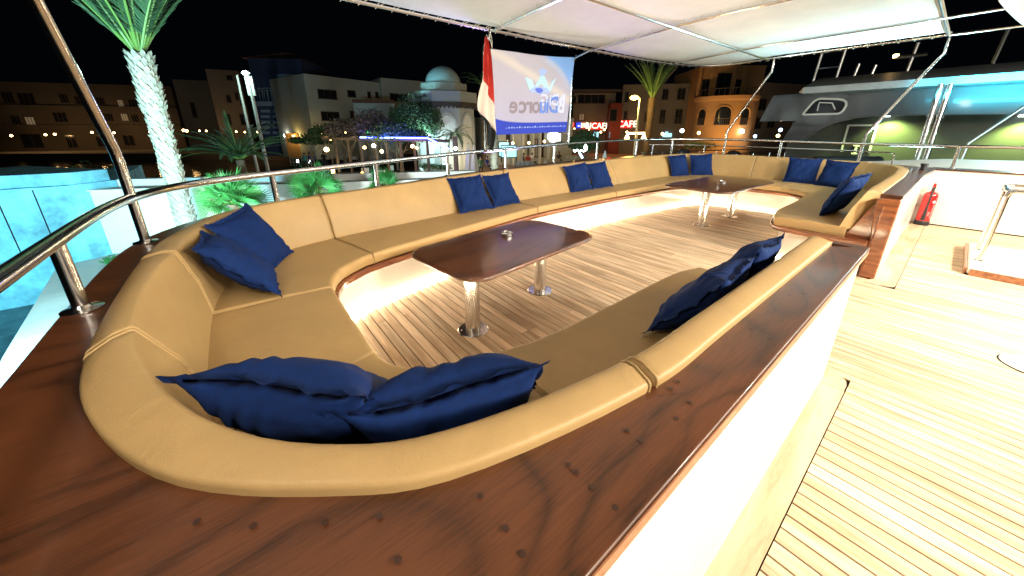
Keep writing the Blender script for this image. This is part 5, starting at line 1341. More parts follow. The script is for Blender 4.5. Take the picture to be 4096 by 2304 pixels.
# pergola with blue rope light
pg = thing('pergola', 'timber pergola edged with a blue light rope over the restaurant terrace', 'pergola')
M['timber'] = mat('dark_timber', (.10, .07, .05), .8, noise=(4, .3))
PA, PBb, PC = ahead(1290, 566, 31), ahead(1712, 560, 27), ahead(1795, 602, 24.5)
zt_ = PBb.z
def beam(A, B, w, h, name='beam', m='timber'):
    A = Vector(A); B = Vector(B); d = B - A; M4 = d.to_track_quat('X', 'Z').to_matrix().to_4x4(); M4.translation = A
    return MB().box(0, d.length, -w, w, -h, h, M4).build(name, M[m], pg, smooth=0)
PA.z = PC.z = zt_
beam(PA, PBb, .06, .10); beam(PBb, PC, .06, .10); bk4 = wpos(4.5, 0, 0)
beam(PA + bk4, PBb + bk4, .06, .10)
for k in range(15):
    t_ = k / 14; beam((PA * (1 - t_) + PBb * t_) + Vector((0, 0, .14)), (PA * (1 - t_) + PBb * t_) + bk4 + Vector((0, 0, .14)), .04, .05, 'rafter')
for x_, D_ in ((1340, 30.5), (1392, 30), (1440, 29.5), (1500, 29), (1545, 28.6), (1600, 28), (1655, 27.6), (1708, 27), (1370, 34.5), (1470, 33.5), (1580, 32)):
    p = onground(x_, D_); MB().tube([(p.x, p.y, GZ), (p.x, p.y, zt_)], .11, 8).build('pergola_post', M['timber'], pg)
dn = Vector((0, 0, .14)); fr_ = wpos(-.1, 0, 0)
RA = PA.lerp(PBb, .40)
MB().tube([RA + dn + fr_, PBb + dn + fr_, PC + Vector((0, 0, -.5)) + fr_], .05, 6).build('light_rope', M['led_blue'], pg)
light('rope_glow', 'AREA', RA.lerp(PBb, .5) + dn * 2 + fr_ * 3, 80, (.06, .10, 1), 4.0, PBb + Vector((0, 0, 3)) + bk4, .2)
q = ahead(1770, 640, 26); 
for k, (x, y) in enumerate(((1775, 622), (1776, 638), (1778, 656))):
    c = ahead(x, y, 25.5); t_ = thing('neon_bar', 'short curved blue-white neon bar at the pavilion foot, %s' % ('top', 'middle', 'bottom')[k], 'neon light', 'blue neon bars beside the pavilion', loc=c)
    MB().tube([(-.12 * rx, -.12 * ry, .02), (0, 0, 0), (.12 * rx, .12 * ry, .03)], .03, 6).build('tube', M['lamp_blue'], t_)
# hanging lamps
def globe(x, y, D, label, m='lamp_warm', r=.12, e=30, col=(1, .7, .35), cat='lamp', grp='hanging lamps of the terrace'):
    p = ahead(x, y, D); t_ = thing('hanging_lamp', label, cat, grp, loc=p)
    MB().lathe([(0, -r), (r * .8, -r * .6), (r, 0), (r * .7, r * .7), (0, r)], 10, caps=False).build('bulb', M[m], t_)
    MB().tube([(0, 0, r), (0, 0, max(r + .1, zt_ - p.z))], .012, 4).build('flex', M['frame_dark'], t_)
    if e: l = light('lamp_glow', 'POINT', p + wpos(-.3, 0, 0), e, col, r)
for a in ((1306, 598, 29, 'brightest star-like lamp at the left end of the terrace', 'lamp_warm', .19, 130, (1, .85, .5)), (1458, 590, 28, 'round pinkish white lamp below the left end of the blue rope', 'lamp_warm', .12, 30),
          (1495, 583, 28, 'wide white lamp right of the round one under the blue rope', 'lamp_white', .15, 50, (1, .95, .85)), (1527, 606, 27, 'drop shaped warm lamp between two pergola posts', 'lamp_warm', .13, 40),
          (1650, 585, 27, 'small starry yellow lamp near the right end of the rope', 'lamp_warm', .13, 40), (1667, 592, 26.5, 'small orange lamp just right of the starry one', 'lamp_warm', .09, 15),
          (1822, 594, 25.5, 'white lamp against the pavilion wall', 'lamp_white', .13, 60, (1, .95, .8)), (1435, 553, 31, 'white lamp above the pergola in the bushes', 'lamp_white', .1, 8), (1472, 528, 31, 'small green lamp in the bougainvillea tree', 'led_green', .1, 8, (.2, 1, .3)),
          (1382, 530, 32, 'tiny yellow lamp in the sparse bush', 'lamp_warm', .07, 0), (1322, 557, 32, 'yellow lamp pair at the left of the pergola roof', 'lamp_warm', .11, 10)):
    globe(*a)
def floor_light(x, y, D, label, m='lamp_warm', r=.16, h=.3, e=40, col=(1, .8, .3)):
    p = at(x, y, GZ + .03) if D is None else ahead(x, y, D); t_ = thing('floor_lantern', label, 'lantern', 'lanterns standing on the terrace', loc=(p.x, p.y, GZ + .03 if D is None else p.z))
    MB().lathe([(0, 0), (r, 0), (r, h * .6), (r * .7, h * .9), (0, h)], 10, caps=False).build('glass', M[m], t_)
    MB().lathe([(0, h * .98), (r * .5, h), (0, h * 1.15)], 8, caps=False).build('cap', M['frame_dark'], t_)
    if e: light('lamp_glow', 'POINT', (t_.location.x, t_.location.y, t_.location.z + h + .3), e, col, .1)
floor_light(1453, 722, None, 'big glowing yellow lantern on the terrace floor', 'lamp_orange', .16, .62, 90)
floor_light(1608, 728, None, 'warm lantern beside the white flower pot', 'lamp_white', .12, .22, 20, (1, .9, .6))
floor_light(1333, 692, None, 'caged lantern with a pale top left of the fan palm', 'lamp_warm', .13, .40, 15)
floor_light(1183, 694, None, 'white floor light at the water edge of the terrace', 'lamp_white', .2, .2, 40, (1, .95, .8))
floor_light(1192, 650, None, 'white lamp at the left end of the terrace railing', 'lamp_white', .12, .3, 25, (.8, 1, .95)); floor_light(1240, 654, None, 'second white lamp along the terrace railing', 'lamp_white', .12, .3, 25, (.8, 1, .95))
# terrace rail at the left end
tr = thing('terrace_railing', 'low white lit railing at the water end of the restaurant terrace', 'railing')
RLp = [at(1165, 662, GZ), at(1210, 668, GZ), at(1260, 672, GZ)]
for k in range(9):
    p = RLp[0].lerp(RLp[2], k / 8); MB().tube([(p.x, p.y, GZ), (p.x, p.y, GZ + .8)], .03, 6).build('post', M['frame_white'], tr)
for z_ in (.35, .8): MB().tube([RLp[0] + Vector((0, 0, z_)), RLp[2] + Vector((0, 0, z_))], .03, 6).build('bar', M['frame_white'], tr)
# white cube planters / seats
M['planter'] = mat('white_planter', (.62, .62, .60), .8, noise=(6, .08))
def planter(x, y, w, h, label, plant=True, seed=1):
    p = at(x, y, GZ + .03); t_ = thing('planter', label, 'planter', 'white cube planters on the terrace', loc=(p.x, p.y, GZ + .03), rz=AZ + .2)
    bevel(MB().box(-w, w, -w, w, 0, h).build('box', M['planter'], t_, smooth=0), .04); MB().box(-w * .85, w * .85, -w * .85, w * .85, h - .002, h + .01).build('soil', M['dark_ground'], t_, smooth=0)
    if plant:
        rnd = random.Random(seed); cb = MB()
        for k in range(140):
            a = rnd.uniform(0, 6.28); el = rnd.uniform(.2, 1.5); L_ = rnd.uniform(.15, .4); q = Vector((cos(a) * cos(el), sin(a) * cos(el), sin(el))) * L_ + Vector((0, 0, h)); s_ = Vector((-sin(a), cos(a), 0)) * .025
            cb.add([(0 + q.x * .3, q.y * .3, h), q * .6 + Vector((0, 0, h * .4)) + s_, q, q * .6 + Vector((0, 0, h * .4)) - s_], [(0, 1, 2, 3)])
        cb.build('plant', M['leaf'], t_, smooth=0)
planter(1418, 716, .30, .42, 'white cube planter left of the big yellow lantern', False); planter(1463, 693, .27, .45, 'white cube behind the big yellow lantern', False)
planter(1527, 698, .30, .36, 'white cube right of the rail stanchion', False); planter(1612, 722, .42, .34, 'broad white pot with a green plant by the warm lantern', True, 3); planter(1565, 682, .22, .45, 'dark leafed pot plant near the pergola posts', True, 5)
# raised white flower bed
bed = thing('flower_bed', 'low white walled flower bed with shrubs at the pavilion foot', 'flower bed')
bpnts = [at(1682, 690, GZ), at(1700, 716, GZ), at(1752, 718, GZ), at(1800, 700, GZ)]
for a, b in zip(bpnts[:-1], bpnts[1:]): wall_box('edge_wall', a, b, GZ, GZ + .42, .2, M['planter'], bed)
rnd = random.Random(5); cb = MB()
for k in range(900):
    c = bpnts[0].lerp(bpnts[3], rnd.random()) + wpos(rnd.uniform(-.3, 1.4), 0, 0) * 1; c.z = GZ + .35 + rnd.random() * .35
    a = Vector((rnd.gauss(0, 1), rnd.gauss(0, 1), rnd.gauss(0, 1))).normalized() * .09; b_ = a.orthogonal().normalized() * .04; cb.add([c - a, c + b_, c + a, c - b_], [(0, 1, 2, 3)])
cb.build('plants', M['leaf'], bed, smooth=0)
M['red_cloth'] = mat('red_cloth', (.40, .02, .02), .8); M['white_cloth'] = mat('white_cloth', (.6, .6, .6), .8); M['stripe_cloth'] = mat('striped_grey_cloth', (.35, .36, .38), .8, noise=(14, .7, (1, .1, .1)))
for x, y, m_, lb in ((1820, 712, 'red_cloth', 'red beanbag right of the flower bed'), (1862, 706, 'white_cloth', 'white crumpled beanbag between the red ones'), (1892, 700, 'red_cloth', 'red beanbag at the flag foot')):
    p = at(x, y, GZ + .03); t_ = thing('beanbag', lb, 'beanbag', 'beanbags on the terrace', loc=(p.x, p.y, GZ + .03))
    MB().lathe([(0, 0), (.35, .0), (.46, .12), (.42, .3), (.22, .48), (0, .55)], 14, caps=False).build('cover', M[m_], t_)
    MB().tube([(.05, 0, .52), (.09, 0, .60), (.13, 0, .54)], .012, 5).build('loop', M['cord'], t_)
# tables with cloths and chairs
def cafe_table(x, y, label, cloth='white_cloth', r=.42, grp='cafe tables on the terrace'):
    p = at(x, y, GZ + .03); t_ = thing('cafe_table', label, 'table', grp, loc=(p.x, p.y, GZ + .03))
    MB().lathe([(0, .72), (r, .72), (r, .75), (0, .75)], 16, caps=False).build('top', M[cloth], t_)
    MB().lathe([(0, 0), (.22, 0), (.2, .03), (.04, .05), (.035, .72)], 10, caps=False).build('pedestal', M['frame_dark'], t_)
    if cloth == 'white_cloth': MB().lathe([(r + .005, .755), (r + .02, .70), (r + .05, .48)], 12, caps=False).build('cloth_skirt', M[cloth], t_)
    return p
chair0 = None
def cafe_chair(p, a, label):
    global chair0
    if chair0 is None:
        chair0 = thing('cafe_chair', label, 'chair', 'cafe chairs on the terrace', loc=p, rz=a); m_ = M['timber']
        MB().box(-.22, .22, -.22, .22, .42, .46).build('seat', m_, chair0, smooth=0)
        for sx in (-.19, .19):
            for sy in (-.19, .19): MB().box(sx - .02, sx + .02, sy - .02, sy + .02, 0, .42 if sy < 0 else .86).build('leg', m_, chair0, smooth=0)
        for z_ in (.55, .68, .80): MB().box(-.19, .19, .18, .20, z_, z_ + .06).build('back_slat', m_, chair0, smooth=0)
        return chair0
    return copy_tree(chair0, loc=p, rz=a, label=label)
# people
M['skin'] = mat('skin', (.35, .18, .11), .6); M['hair'] = mat('dark_hair', (.02, .012, .01), .7)
def body(joints, edges, mats, zs_cut, name='person'):
    me = bpy.data.meshes.new(name); me.from_pydata([j[:3] for j in joints], edges, []); o = bpy.data.objects.new(name, me); C.objects.link(o)
    sk = o.modifiers.new('skin', 'SKIN'); sb_ = o.modifiers.new('sub', 'SUBSURF'); sb_.levels = 1
    for v, j in zip(me.skin_vertices[0].data, joints): v.radius = (j[3], j[3] * (j[4] if len(j) > 4 else 1)); v.use_root = False
    me.skin_vertices[0].data[0].use_root = True
    dg = bpy.context.evaluated_depsgraph_get(); nm = bpy.data.meshes.new_from_object(o.evaluated_get(dg)); bpy.data.objects.remove(o)
    for m_ in mats: nm.materials.append(m_)
    for p_ in nm.polygons:
        c = p_.center; p_.material_index = zs_cut(c)
    nm.shade_smooth(); return nm
STAND = ([(0, 0, .95, .15, .7), (0, 0, 1.18, .14, .7), (0, 0, 1.40, .17, .6), (0, 0, 1.50, .06), (0, -.01, 1.60, .085), (0, -.01, 1.70, .075), (.19, 0, 1.40, .06), (.27, .0, 1.14, .045), (.26, -.10, .92, .035), (-.19, 0, 1.40, .06), (-.27, 0, 1.14, .045), (-.22, -.14, .98, .035), (.09, 0, .85, .10), (.10, 0, .48, .065), (.11, .02, .08, .045), (.11, -.12, .04, .035), (-.09, 0, .85, .10), (-.11, -.04, .48, .065), (-.12, .06, .08, .045), (-.12, -.08, .04, .035)],
         [(0, 1), (1, 2), (2, 3), (3, 4), (4, 5), (2, 6), (6, 7), (7, 8), (2, 9), (9, 10), (10, 11), (0, 12), (12, 13), (13, 14), (14, 15), (0, 16), (16, 17), (17, 18), (18, 19)])
SIT = ([(0, .05, .52, .16, .8), (0, .06, .78, .14, .7), (0, .04, 1.0, .165, .6), (0, .03, 1.1, .06), (0, .0, 1.2, .085), (0, -.01, 1.3, .075), (.19, .04, .99, .06), (.26, -.02, .76, .045), (.18, -.24, .74, .035), (-.19, .04, .99, .06), (-.26, -.02, .76, .045), (-.16, -.26, .72, .035), (.10, -.08, .50, .10), (.12, -.42, .49, .065), (.12, -.42, .10, .045), (.12, -.54, .04, .035), (-.10, -.08, .50, .10), (-.12, -.42, .49, .065), (-.12, -.40, .10, .045), (-.12, -.52, .04, .035)], STAND[1])
shirts = {n: mat('shirt_' + n, c, .8) for n, c in (('white', (.6, .6, .6)), ('teal', (.03, .22, .22)), ('purple', (.16, .08, .30)), ('red', (.35, .03, .03)), ('blue', (.04, .06, .3)), ('dark', (.03, .03, .035)), ('green', (.12, .22, .10)))}
trou = mat('dark_trousers', (.03, .03, .04), .8); pcache = {}
def person(p, a, pose, shirt, label):
    key = (pose, shirt)
    if key not in pcache:
        J = STAND if pose == 'stand' else SIT; zw_, zn = (.93, 1.47) if pose == 'stand' else (.56, 1.08)
        def cut(c):
            if c.z > zn: return 0
            if abs(c.x) > .15 and c.z < (1.02 if pose == 'stand' else .80) and c.z > (.85 if pose == 'stand' else .66): return 0
            return 1 if c.z > zw_ or (pose == 'sit' and c.z > .56) else 2
        pcache[key] = body(J[0], J[1], [M['skin'], shirts[shirt], trou], cut)
    o = bpy.data.objects.new('person', pcache[key]); C.objects.link(o); o.location = p; o.rotation_euler = (0, 0, a); tag(o, label, 'person', 'guests and staff on the terraces')
    zt2 = 1.66 if pose == 'stand' else 1.26
    MB().lathe([(.09, -.03), (.098, .03), (.08, .09), (.04, .118), (0, .122)], 10, Matrix.Translation((0, .012, zt2)), caps=False).build('hair', M['hair'], o)
    return o
seatsP = [(1225, 668, 'teal', 'seated guest in teal at the left end of the terrace'), (1245, 664, 'purple', 'seated guest in purple next to the one in teal'), (1262, 668, 'blue', 'seated guest in dark blue right of the one in purple'),
          (1385, 660, 'white', 'seated guest in white left of the pergola posts'), (1300, 660, 'dark', 'seated guest in dark clothes below the star-like lamp')]
for k, (x, y, sc_, lb) in enumerate(seatsP):
    p = at(x, y, GZ + .03); a = AZ + [0, 2.4, -1.2, 3.6, .8][k]; person(p, a, 'sit', sc_, lb); cafe_chair(p, a, 'wooden cafe chair under the %s' % lb.split(' at ')[0].split(' next')[0].split(' right')[0].split(' left')[0].split(' below')[0])
for x, y, lb in ((1235, 662, 'small table between the guests at the left end'), (1310, 655, 'white clothed table under the star-like lamp'), (1375, 655, 'white clothed table left of the first pergola posts'), (1420, 655, 'white clothed table behind the pergola posts'), (1490, 648, 'white clothed table below the wide white lamp'), (1560, 650, 'white clothed table in the middle of the terrace'), (1680, 668, 'small round wooden side table near the flower bed')):
    cafe_table(x, y, lb, 'timber' if 'wooden' in lb else 'white_cloth', .3 if 'wooden' in lb else .42)
for k, (x, y) in enumerate(((1345, 664), (1400, 668), (1440, 662), (1470, 660), (1510, 664), (1540, 662))):
    cafe_chair(at(x, y, GZ + .03), AZ + k * 1.3, ['empty cafe chair under the pergola left end', 'empty cafe chair beside the second white table', 'empty cafe chair before the bougainvillea', 'empty cafe chair below the round lamp', 'empty cafe chair under the drop shaped lamp', 'empty cafe chair in the middle of the terrace'][k])
# restaurant terrace to the right of the flag
for k, (x, y, pose, sc_, lb) in enumerate(((1925, 690, 'sit', 'green', 'seated guest in green at the flag foot'), (1950, 688, 'sit', 'blue', 'seated guest in blue beside the pale palm trunk'), (2112, 672, 'sit', 'red', 'seated guest in red below the banner'), (2128, 668, 'sit', 'white', 'seated guest in white next to the one in red'),
        (2153, 640, 'stand', 'white', 'standing waiter in a white shirt below the banner'), (2095, 670, 'sit', 'dark', 'seated guest in dark clothes left of the one in red'), (2240, 600, 'stand', 'dark', 'dark figure standing before the bright window'), (2225, 602, 'stand', 'dark', 'dark figure left of the one before the bright window'), (2235, 660, 'sit', 'dark', 'seated dark figure on the striped sofa'))):
    p = at(x, y, GZ + .03); person(p, AZ + [0, 1, 3, 2.2, 0, 1.5, .3, 2, 2.8][k], pose, sc_, lb)
def lounge(x, y, a, label):
    p = at(x, y, GZ + .03); t_ = thing('lounge_sofa', label, 'sofa', 'striped lounge sofas on the terrace', loc=(p.x, p.y, GZ + .03), rz=a)
    bevel(MB().box(-.8, .8, -.35, .35, .12, .42).build('seat', M['stripe_cloth'], t_, smooth=0), .05); bevel(MB().box(-.8, .8, .25, .42, .12, .85).build('backrest', M['stripe_cloth'], t_, smooth=0), .05)
    for sx in (-.85, .85): bevel(MB().box(sx - .1, sx + .1, -.35, .42, 0.0, .6).build('armrest', M['stripe_cloth'], t_, smooth=0), .04)
lounge(2100, 684, AZ, 'striped lounge sofa below the banner, left one'); lounge(2215, 672, AZ + .4, 'striped lounge sofa right of the waiter'); lounge(2290, 655, AZ - .3, 'striped lounge sofa under the round clipped tree')
# closed parasols
def parasol(x, y, D, H_, label, r=.2):
    p = onground(x, D); t_ = thing('parasol', label, 'parasol', 'closed parasols on the plaza', loc=p)
    MB().tube([(0, 0, 0), (0, 0, H_ + .1)], .03, 8).build('pole', M['timber'], t_)
    n = 12; rings_ = []
    for z_, q in ((H_ * .22, r * 1.25), (H_ * .3, r * 1.35), (H_ * .55, r), (H_ * .8, r * .5), (H_, .03)):
        rings_.append([Vector((q * (1 + .22 * (k % 2)) * cos(2 * pi * k / n), q * (1 + .22 * (k % 2)) * sin(2 * pi * k / n), z_)) for k in range(n)])
    MB().loft(rings_).build('canopy', M['white_cloth'], t_)
parasol(1873, 27, 27, 2.4, 'closed white parasol before the pavilion, left of a pair') if False else None
parasol(1872, 0, 27, 2.5, 'closed white parasol before the pavilion, left of a pair', .22); parasol(1895, 0, 26.5, 2.5, 'closed white parasol before the pavilion, right of a pair', .22)
parasol(2424, 0, 21, 2.35, 'big closed pale parasol right of the round clipped tree', .28)
light('parasol_light', 'POINT', ahead(2400, 600, 19), 60, (.8, 1, .95), .1)
# neon script and slanted tube at the clipped tree
nt = thing('neon_sign', 'cyan white neon squiggle in front of the round clipped tree', 'sign')
NP = [(2294, 600), (2300, 607), (2308, 598), (2316, 606), (2324, 600), (2334, 606), (2345, 600), (2348, 590), (2342, 578), (2336, 588), (2340, 598)]
MB().tube([ahead(x, y, 23.5) for x, y in NP], .035, 6).build('tube', M['lamp_cold'], nt)
MB().tube([ahead(2318, 612, 23.4), ahead(2330, 632, 23.4)], .06, 8).build('slanted_tube', M['lamp_blue'], nt)
# projection screen
sc0 = ahead(2036, 600, 30); ts = thing('screen', 'lit pale blue projection screen on legs below the flag', 'screen', loc=(sc0.x, sc0.y, GZ), rz=AZ)
MB().box(-.62, .62, -.03, .03, 1.35, 2.25).build('panel', M['lit_cyan'], ts, smooth=0)
fr2 = MB(); fr2.box(-.68, -.622, -.04, .04, .9, 2.32); fr2.box(.622, .68, -.04, .04, .9, 2.32); fr2.box(-.68, .68, -.04, .04, 2.252, 2.33); fr2.box(-.68, .68, -.04, .04, 1.27, 1.348); fr2.build('frame', M['frame_dark'], ts, smooth=0)
for sx in (-.6, .6): MB().tube([(sx, 0, 1.3), (sx * .9, .1, 0)], .025, 6).build('leg', M['frame_dark'], ts)

# ---------------------------------------------------------------- neighbouring yacht at the right
WY = lambda Y, x, y: (lambda d: (d.x * Y / d.y, EYE + d.z * Y / d.y))(ray(x, y)[0])
M['yacht_grey'] = mat('yacht_grey_paint', (.062, .062, .068), .35, noise=(.8, .06), coat=.3)
M['yacht_white'] = mat('yacht_white_paint', (.62, .62, .58), .4, noise=(.8, .05))
M['yacht_cabin'] = mat('yacht_cabin_paint', (.055, .06, .048), .5, noise=(.8, .12)); M['yacht_roof'] = mat('yacht_roof_paint', (.36, .40, .42), .45, noise=(3, .15))
z4_ = lambda x, y: (2900 + x / 2.07, y / 2.07)
ny_ = thing('motor_yacht', 'big white motor yacht moored alongside with a cyan lit roof edge', 'yacht')
Yf = 13.2
xt, z_lb = WY(Yf, *z4_(640, 775)); _, z_lt = WY(Yf, *z4_(640, 725)); _, z_tp = WY(Yf + 1.2, *z4_(760, 650))
xt0, _ = WY(Yf + .4, *z4_(595, 757))
# roof slab: lip + sloping top
lip = MB(); prof_ = lambda X: [Vector((X, Yf, z_lb)), Vector((X, Yf - .02, z_lt)), Vector((X, Yf + 1.3, z_tp)), Vector((X, Yf + 5, z_tp)), Vector((X, Yf + 5, z_lb))]
ringL = [Vector((xt0, Yf + .6, (z_lb + z_lt) / 2)) + (p - Vector((xt0, Yf, (z_lb + z_lt) / 2))) * .12 for p in prof_(xt0)]
fix(lip.loft([ringL, prof_(xt), prof_(10.0)]).build('flybridge_roof', M['yacht_roof'], ny_, smooth=25))
light('teal_strip', 'AREA', (4.0, Yf - .55, z_lb - .25), 420, (.03, .66, .9), 9.5, (4.0, Yf, (z_lb + z_lt) / 2), .1, spread=radians(95))
light('teal_strip', 'AREA', (-.2, Yf - .5, z_lb - .2), 14, (.03, .66, .9), 1.6, (-.2, Yf, (z_lb + z_lt) / 2), .1)
# superstructure side: grey wing wall with sloping front and an arch to the aft deck
Ys = 14.2
def yp(x, y, Y=None): X, z = WY(Y or Ys, *z4_(x, y)); return X, z
outl = [yp(400, 792), yp(285, 1005), yp(585, 1000), yp(470, 1165), yp(640, 1165), yp(760, 1090), yp(900, 1020), yp(1060, 980), yp(1240, 962), yp(1700, 950), yp(2476, 945), (10.0, yp(2476, 945)[1]), (10.0, yp(2476, 735)[1]), yp(640, 775)]
mb = MB(); n = len(outl); mb.v = [(x, Ys, z) for x, z in outl] + [(x, Ys + .25, z) for x, z in outl]; mb.f = [tuple(range(n))] + [tuple(range(2 * n - 1, n - 1, -1))] + [(i, i + n, (i + 1) % n + n, (i + 1) % n) for i in range(n)]
fix(mb.build('wing_wall', M['yacht_grey'], ny_, smooth=0))
# window with rounded frame
X0, Z0 = yp(640, 950); X1, Z1 = yp(1055, 800); f = rpoly([(X0, Z0, .05), (X0 + .25, Z1, .15), (X1, Z1 - .08, .3), (X1 - .15, Z0, .1)], 4)
MB().add([(x, Ys - .012, z) for x, z in f], [tuple(range(len(f)))]).build('window', M['glass_dark'], ny_, smooth=0)
MB().tube([(x, Ys - .02, z) for x, z in f], .03, 6, closed=True).build('window_frame', M['yacht_white'], ny_)
MB().tube([(X0 + .35, Ys - .03, Z0 + .1), (X0 + .35, Ys - .03, Z1 - .12), (X1 - .4, Ys - .03, Z1 - .15), (X1 - .3, Ys - .03, Z0 + .12)], .018, 6).build('curtain_rail', M['yacht_white'], ny_)
# recessed aft deck wall, greenish downlights, dark door
Yr = 16.0
MB().box(yp(560, 1000, Yr)[0], 10, Yr, Yr + .2, -2.5, z_lb, None).build('cabin_wall', M['yacht_cabin'], ny_, smooth=0)
MB().box(-3.2, 10, Ys - .2, Yr + .2, -2.6, yp(1500, 1290)[1] - .35).build('hull', M['yacht_grey'], ny_, smooth=0)
MB().box(yp(560, 1000, Yr)[0], 10, Ys + .26, Yr, z_lb - .03, z_lb - .01).build('deckhead', M['yacht_cabin'], ny_, smooth=0)
dX0, dZ1 = yp(1030, 1045, Yr - .03); dX1, _ = yp(1250, 1045, Yr - .03)
dz0 = yp(1130, 1260, Yr)[1]
MB().box(dX0, dX1, Yr - .05, Yr - .012, dz0, dZ1).build('door', M['black_metal'], ny_, smooth=0)
fr3 = MB(); fr3.box(dX0 - .05, dX0, Yr - .08, Yr - .01, dz0, dZ1); fr3.box(dX1, dX1 + .05, Yr - .08, Yr - .01, dz0, dZ1); fr3.box(dX0 - .05, dX1 + .05, Yr - .08, Yr - .01, dZ1, dZ1 + .05); fr3.build('door_frame', M['yacht_white'], ny_, smooth=0)
MB().tube([(a, Yr - .08, b) for a, b in rpoly([(dX0 + .3, dZ1 - .85, .08), (dX0 + .3, dZ1 - .6, .08), (dX1 - .3, dZ1 - .6, .08), (dX1 - .3, dZ1 - .85, .08)], 3)], .025, 6, closed=True).build('door_window_frame', M['yacht_white'], ny_)
for x_ in (1330, 2475):
    X_, Z_ = yp(x_, 965, Yr - .3)
    MB().lathe([(0, 0), (.09, 0), (.07, .04), (0, .05)], 12, Matrix.Translation((X_, Yr - .25, Z_)), caps=False).build('downlight', M['lamp_white'], ny_)
    light('yacht_downlight', 'SPOT', (X_ + .05, Yr - .35, Z_ - .03), 520, (.72, 1.0, .25), .08, (X_ + .25, Yr - .02, Z_ - 1.6), cone=2.2)
# chrome pillars
for a, b in ((1770, 1600), (1850, 1665)):
    Xa, Za = yp(a, 760, 12.9); Xb, Zb = yp(b, 1310, 12.9)
    MB().tube([(Xa, 12.9, z_lb), (Xb + (Xb - Xa) * .3, 12.9, -1.2)], .055, 12).build('pillar', M['steel'], ny_)
# grab rail at far right and radar mast rails on the roof
Xa, Za = yp(2476, 880, 12.6); Xb, Zb = yp(2015, 1185, 12.6); MB().tube([(Xa + 1, 12.6, Za + .7), (Xa, 12.6, Za), (Xb, 12.6, Zb), (Xb - .02, 12.6, Zb - .5)], .028, 8).build('grab_rail', M['steel_dull'], ny_)
for a, b, c in ((740, 640, 450), (930, 610, 415), (1075, 600, 530), (1215, 600, 540), (1515, 560, 360), (2225, 500, 230)):
    Xa, Za = yp(a, b, Yf + 2); Xb, Zb = yp(a + (b - c) * .12, c, Yf + 2); MB().tube([(Xa, Yf + 2, z_tp), (Xa + .05, Yf + 2, Zb)], .035, 8).build('mast', M['steel_dull'], ny_)
Xa, Za = yp(760, 570, Yf + 2); Xb, _ = yp(950, 545, Yf + 2)
for dz_ in (0, .45): MB().tube([(Xa, Yf + 2, Za + dz_), (Xb, Yf + 2, Za + dz_)], .02, 6).build('mast_rung', M['steel_dull'], ny_)
Xa, Za = yp(1520, 465, Yf + 2); MB().tube([(Xa - .25, Yf + 2, Za), (Xa + .35, Yf + 2, Za)], .05, 8).build('radar_arm', M['steel_dull'], ny_)
MB().lathe([(0, 0), (.06, 0), (.06, .08), (0, .09)], 8, Matrix.Translation((Xa - .25, Yf + 2, Za)), caps=False).build('mast_lamp', M['lamp_warm'], ny_)
# dinghy cover / side deck glowing behind our bulwark
sd = thing('side_deck', 'bright cyan white lit side deck of the moored yacht just beyond our bulwark', 'boat deck')
Xl, Zl = WY(11.0, 3440, 652); Zm = .84
fix(MB().loft([[Vector((Xl, 10.9, Zm)), Vector((Xl, 11.0, Zm + .03)), Vector((Xl, 11.6, Zm))], [Vector((-.2, 10.4, Zm)), Vector((-.2, 10.8, Zm + .17)), Vector((-.2, 12.2, Zm))], [Vector((1.5, 10.2, Zm)), Vector((1.5, 10.8, Zm + .20)), Vector((1.5, 12.4, Zm))], [Vector((6, 10.2, Zm)), Vector((6, 10.8, Zm + .2)), Vector((6, 12.4, Zm))]], closed=True).build('deck_edge', M['yacht_white'], sd, smooth=60))
light('side_deck_light', 'AREA', (1.8, 11.3, 1.55), 260, (.55, .95, 1.0), 2.5, (1.6, 11.0, .8), .3)
for k, x_ in enumerate((3330, 3450)):
    p = ahead(x_, 640, 9.6); t_ = thing('boat_seat', 'dark rounded boat seat back beyond the rail, %s one' % ('left', 'right')[k], 'seat', 'dark seats of the moored boat', loc=p, rz=AZ)
    bevel(MB().box(-.55, .55, -.1, .15, -.5, .10).build('backrest', M['black_rubber'], t_, smooth=0), .12, 5); MB().box(-.5, .5, -.6, -.1, -.5, -.2).build('seat', M['black_rubber'], t_, smooth=0)
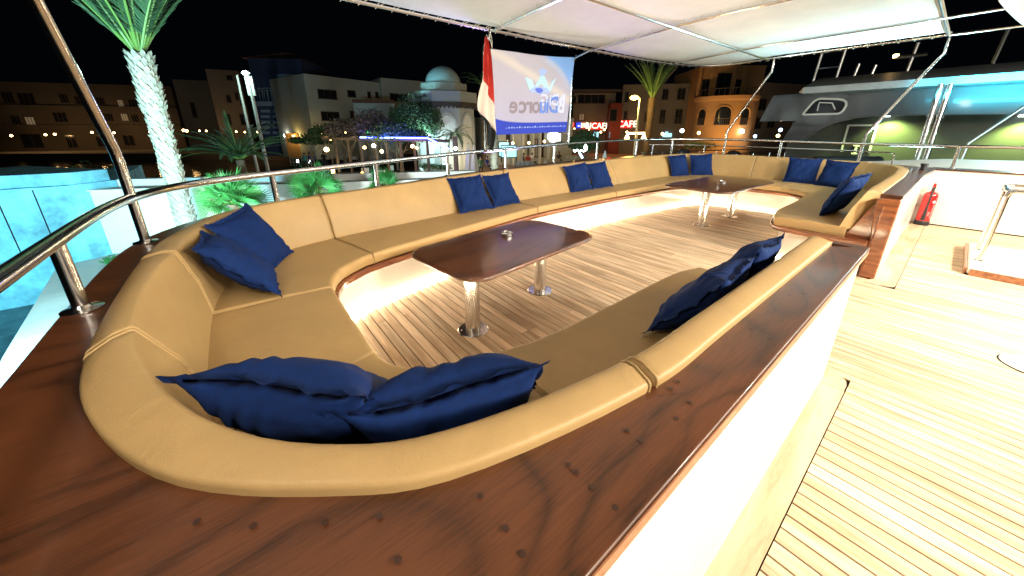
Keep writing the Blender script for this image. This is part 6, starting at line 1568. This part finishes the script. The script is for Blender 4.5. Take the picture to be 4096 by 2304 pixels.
# dark moored boats with rails between the two yachts
M['boat_dark'] = mat('dark_boat', (.05, .055, .065), .4)
for k, (x_, D_, w_) in enumerate(((2760, 17, 1.8), (2960, 15.5, 1.6))):
    p = ahead(x_, 600, D_); t_ = thing('moored_boat', 'dim moored boat with thin steel rails behind the back row, %s one' % ('left', 'right')[k], 'boat', 'dim boats moored beyond the rail', loc=(p.x, p.y, 0), rz=AZ + .3)
    fix(MB().loft([[Vector((x, y_ * s_, z)) for y_, z in ((-.2, -2.9), (-.9, -1.2), (-.9, -.1), (.9, -.1), (.9, -1.2), (.2, -2.9))] for x, s_ in ((-w_ * 2, .9), (0, 1), (w_ * 1.4, .8), (w_ * 2.2, .1))]).build('hull', M['boat_dark'], t_, smooth=0))
    bevel(MB().box(-w_, w_ * .3, -.6, .6, -.1, .35).build('cabin', M['boat_dark'], t_, smooth=0), .1, 3)
    for j in range(7):
        X_ = -w_ * 1.8 + j * w_ * .55; MB().tube([(X_, -.85, -.1), (X_, -.85, .62)], .02, 6).build('rail_post', M['steel_dull'], t_)
    MB().tube([(-w_ * 1.85, -.85, .62), (w_ * 1.6, -.85, .66), (w_ * 2.0, 0, .66)], .02, 6).build('rail', M['steel_dull'], t_)
    MB().lathe([(0, 0), (.28, .02), (.3, .15), (.2, .3), (0, .34)], 14, Matrix.Translation((-w_ * .2, 0, .36)), caps=False).build('radome', M['yacht_grey'], t_)
# white cover edge at the top right corner
cz_ = 2.75
CP = [at(3985, -120, cz_), at(3975, -20, cz_), at(3990, 15, cz_), at(4020, 50, cz_), at(4058, 85, cz_), at(4100, 118, cz_), at(4220, 180, cz_)]
hd = thing('hardtop', 'white rounded hardtop corner hanging over the deck at the top right', 'hardtop')
poly = [(p.x, p.y) for p in CP] + [(CP[-1].x + 1.2, CP[-1].y), (CP[-1].x + 1.2, CP[0].y - .5), (CP[0].x, CP[0].y - .5)]
fix(bevel(fix(MB().prism(poly, cz_, cz_ + .12).build('roof_edge', M['gel'], hd, smooth=0)), .03, 3))
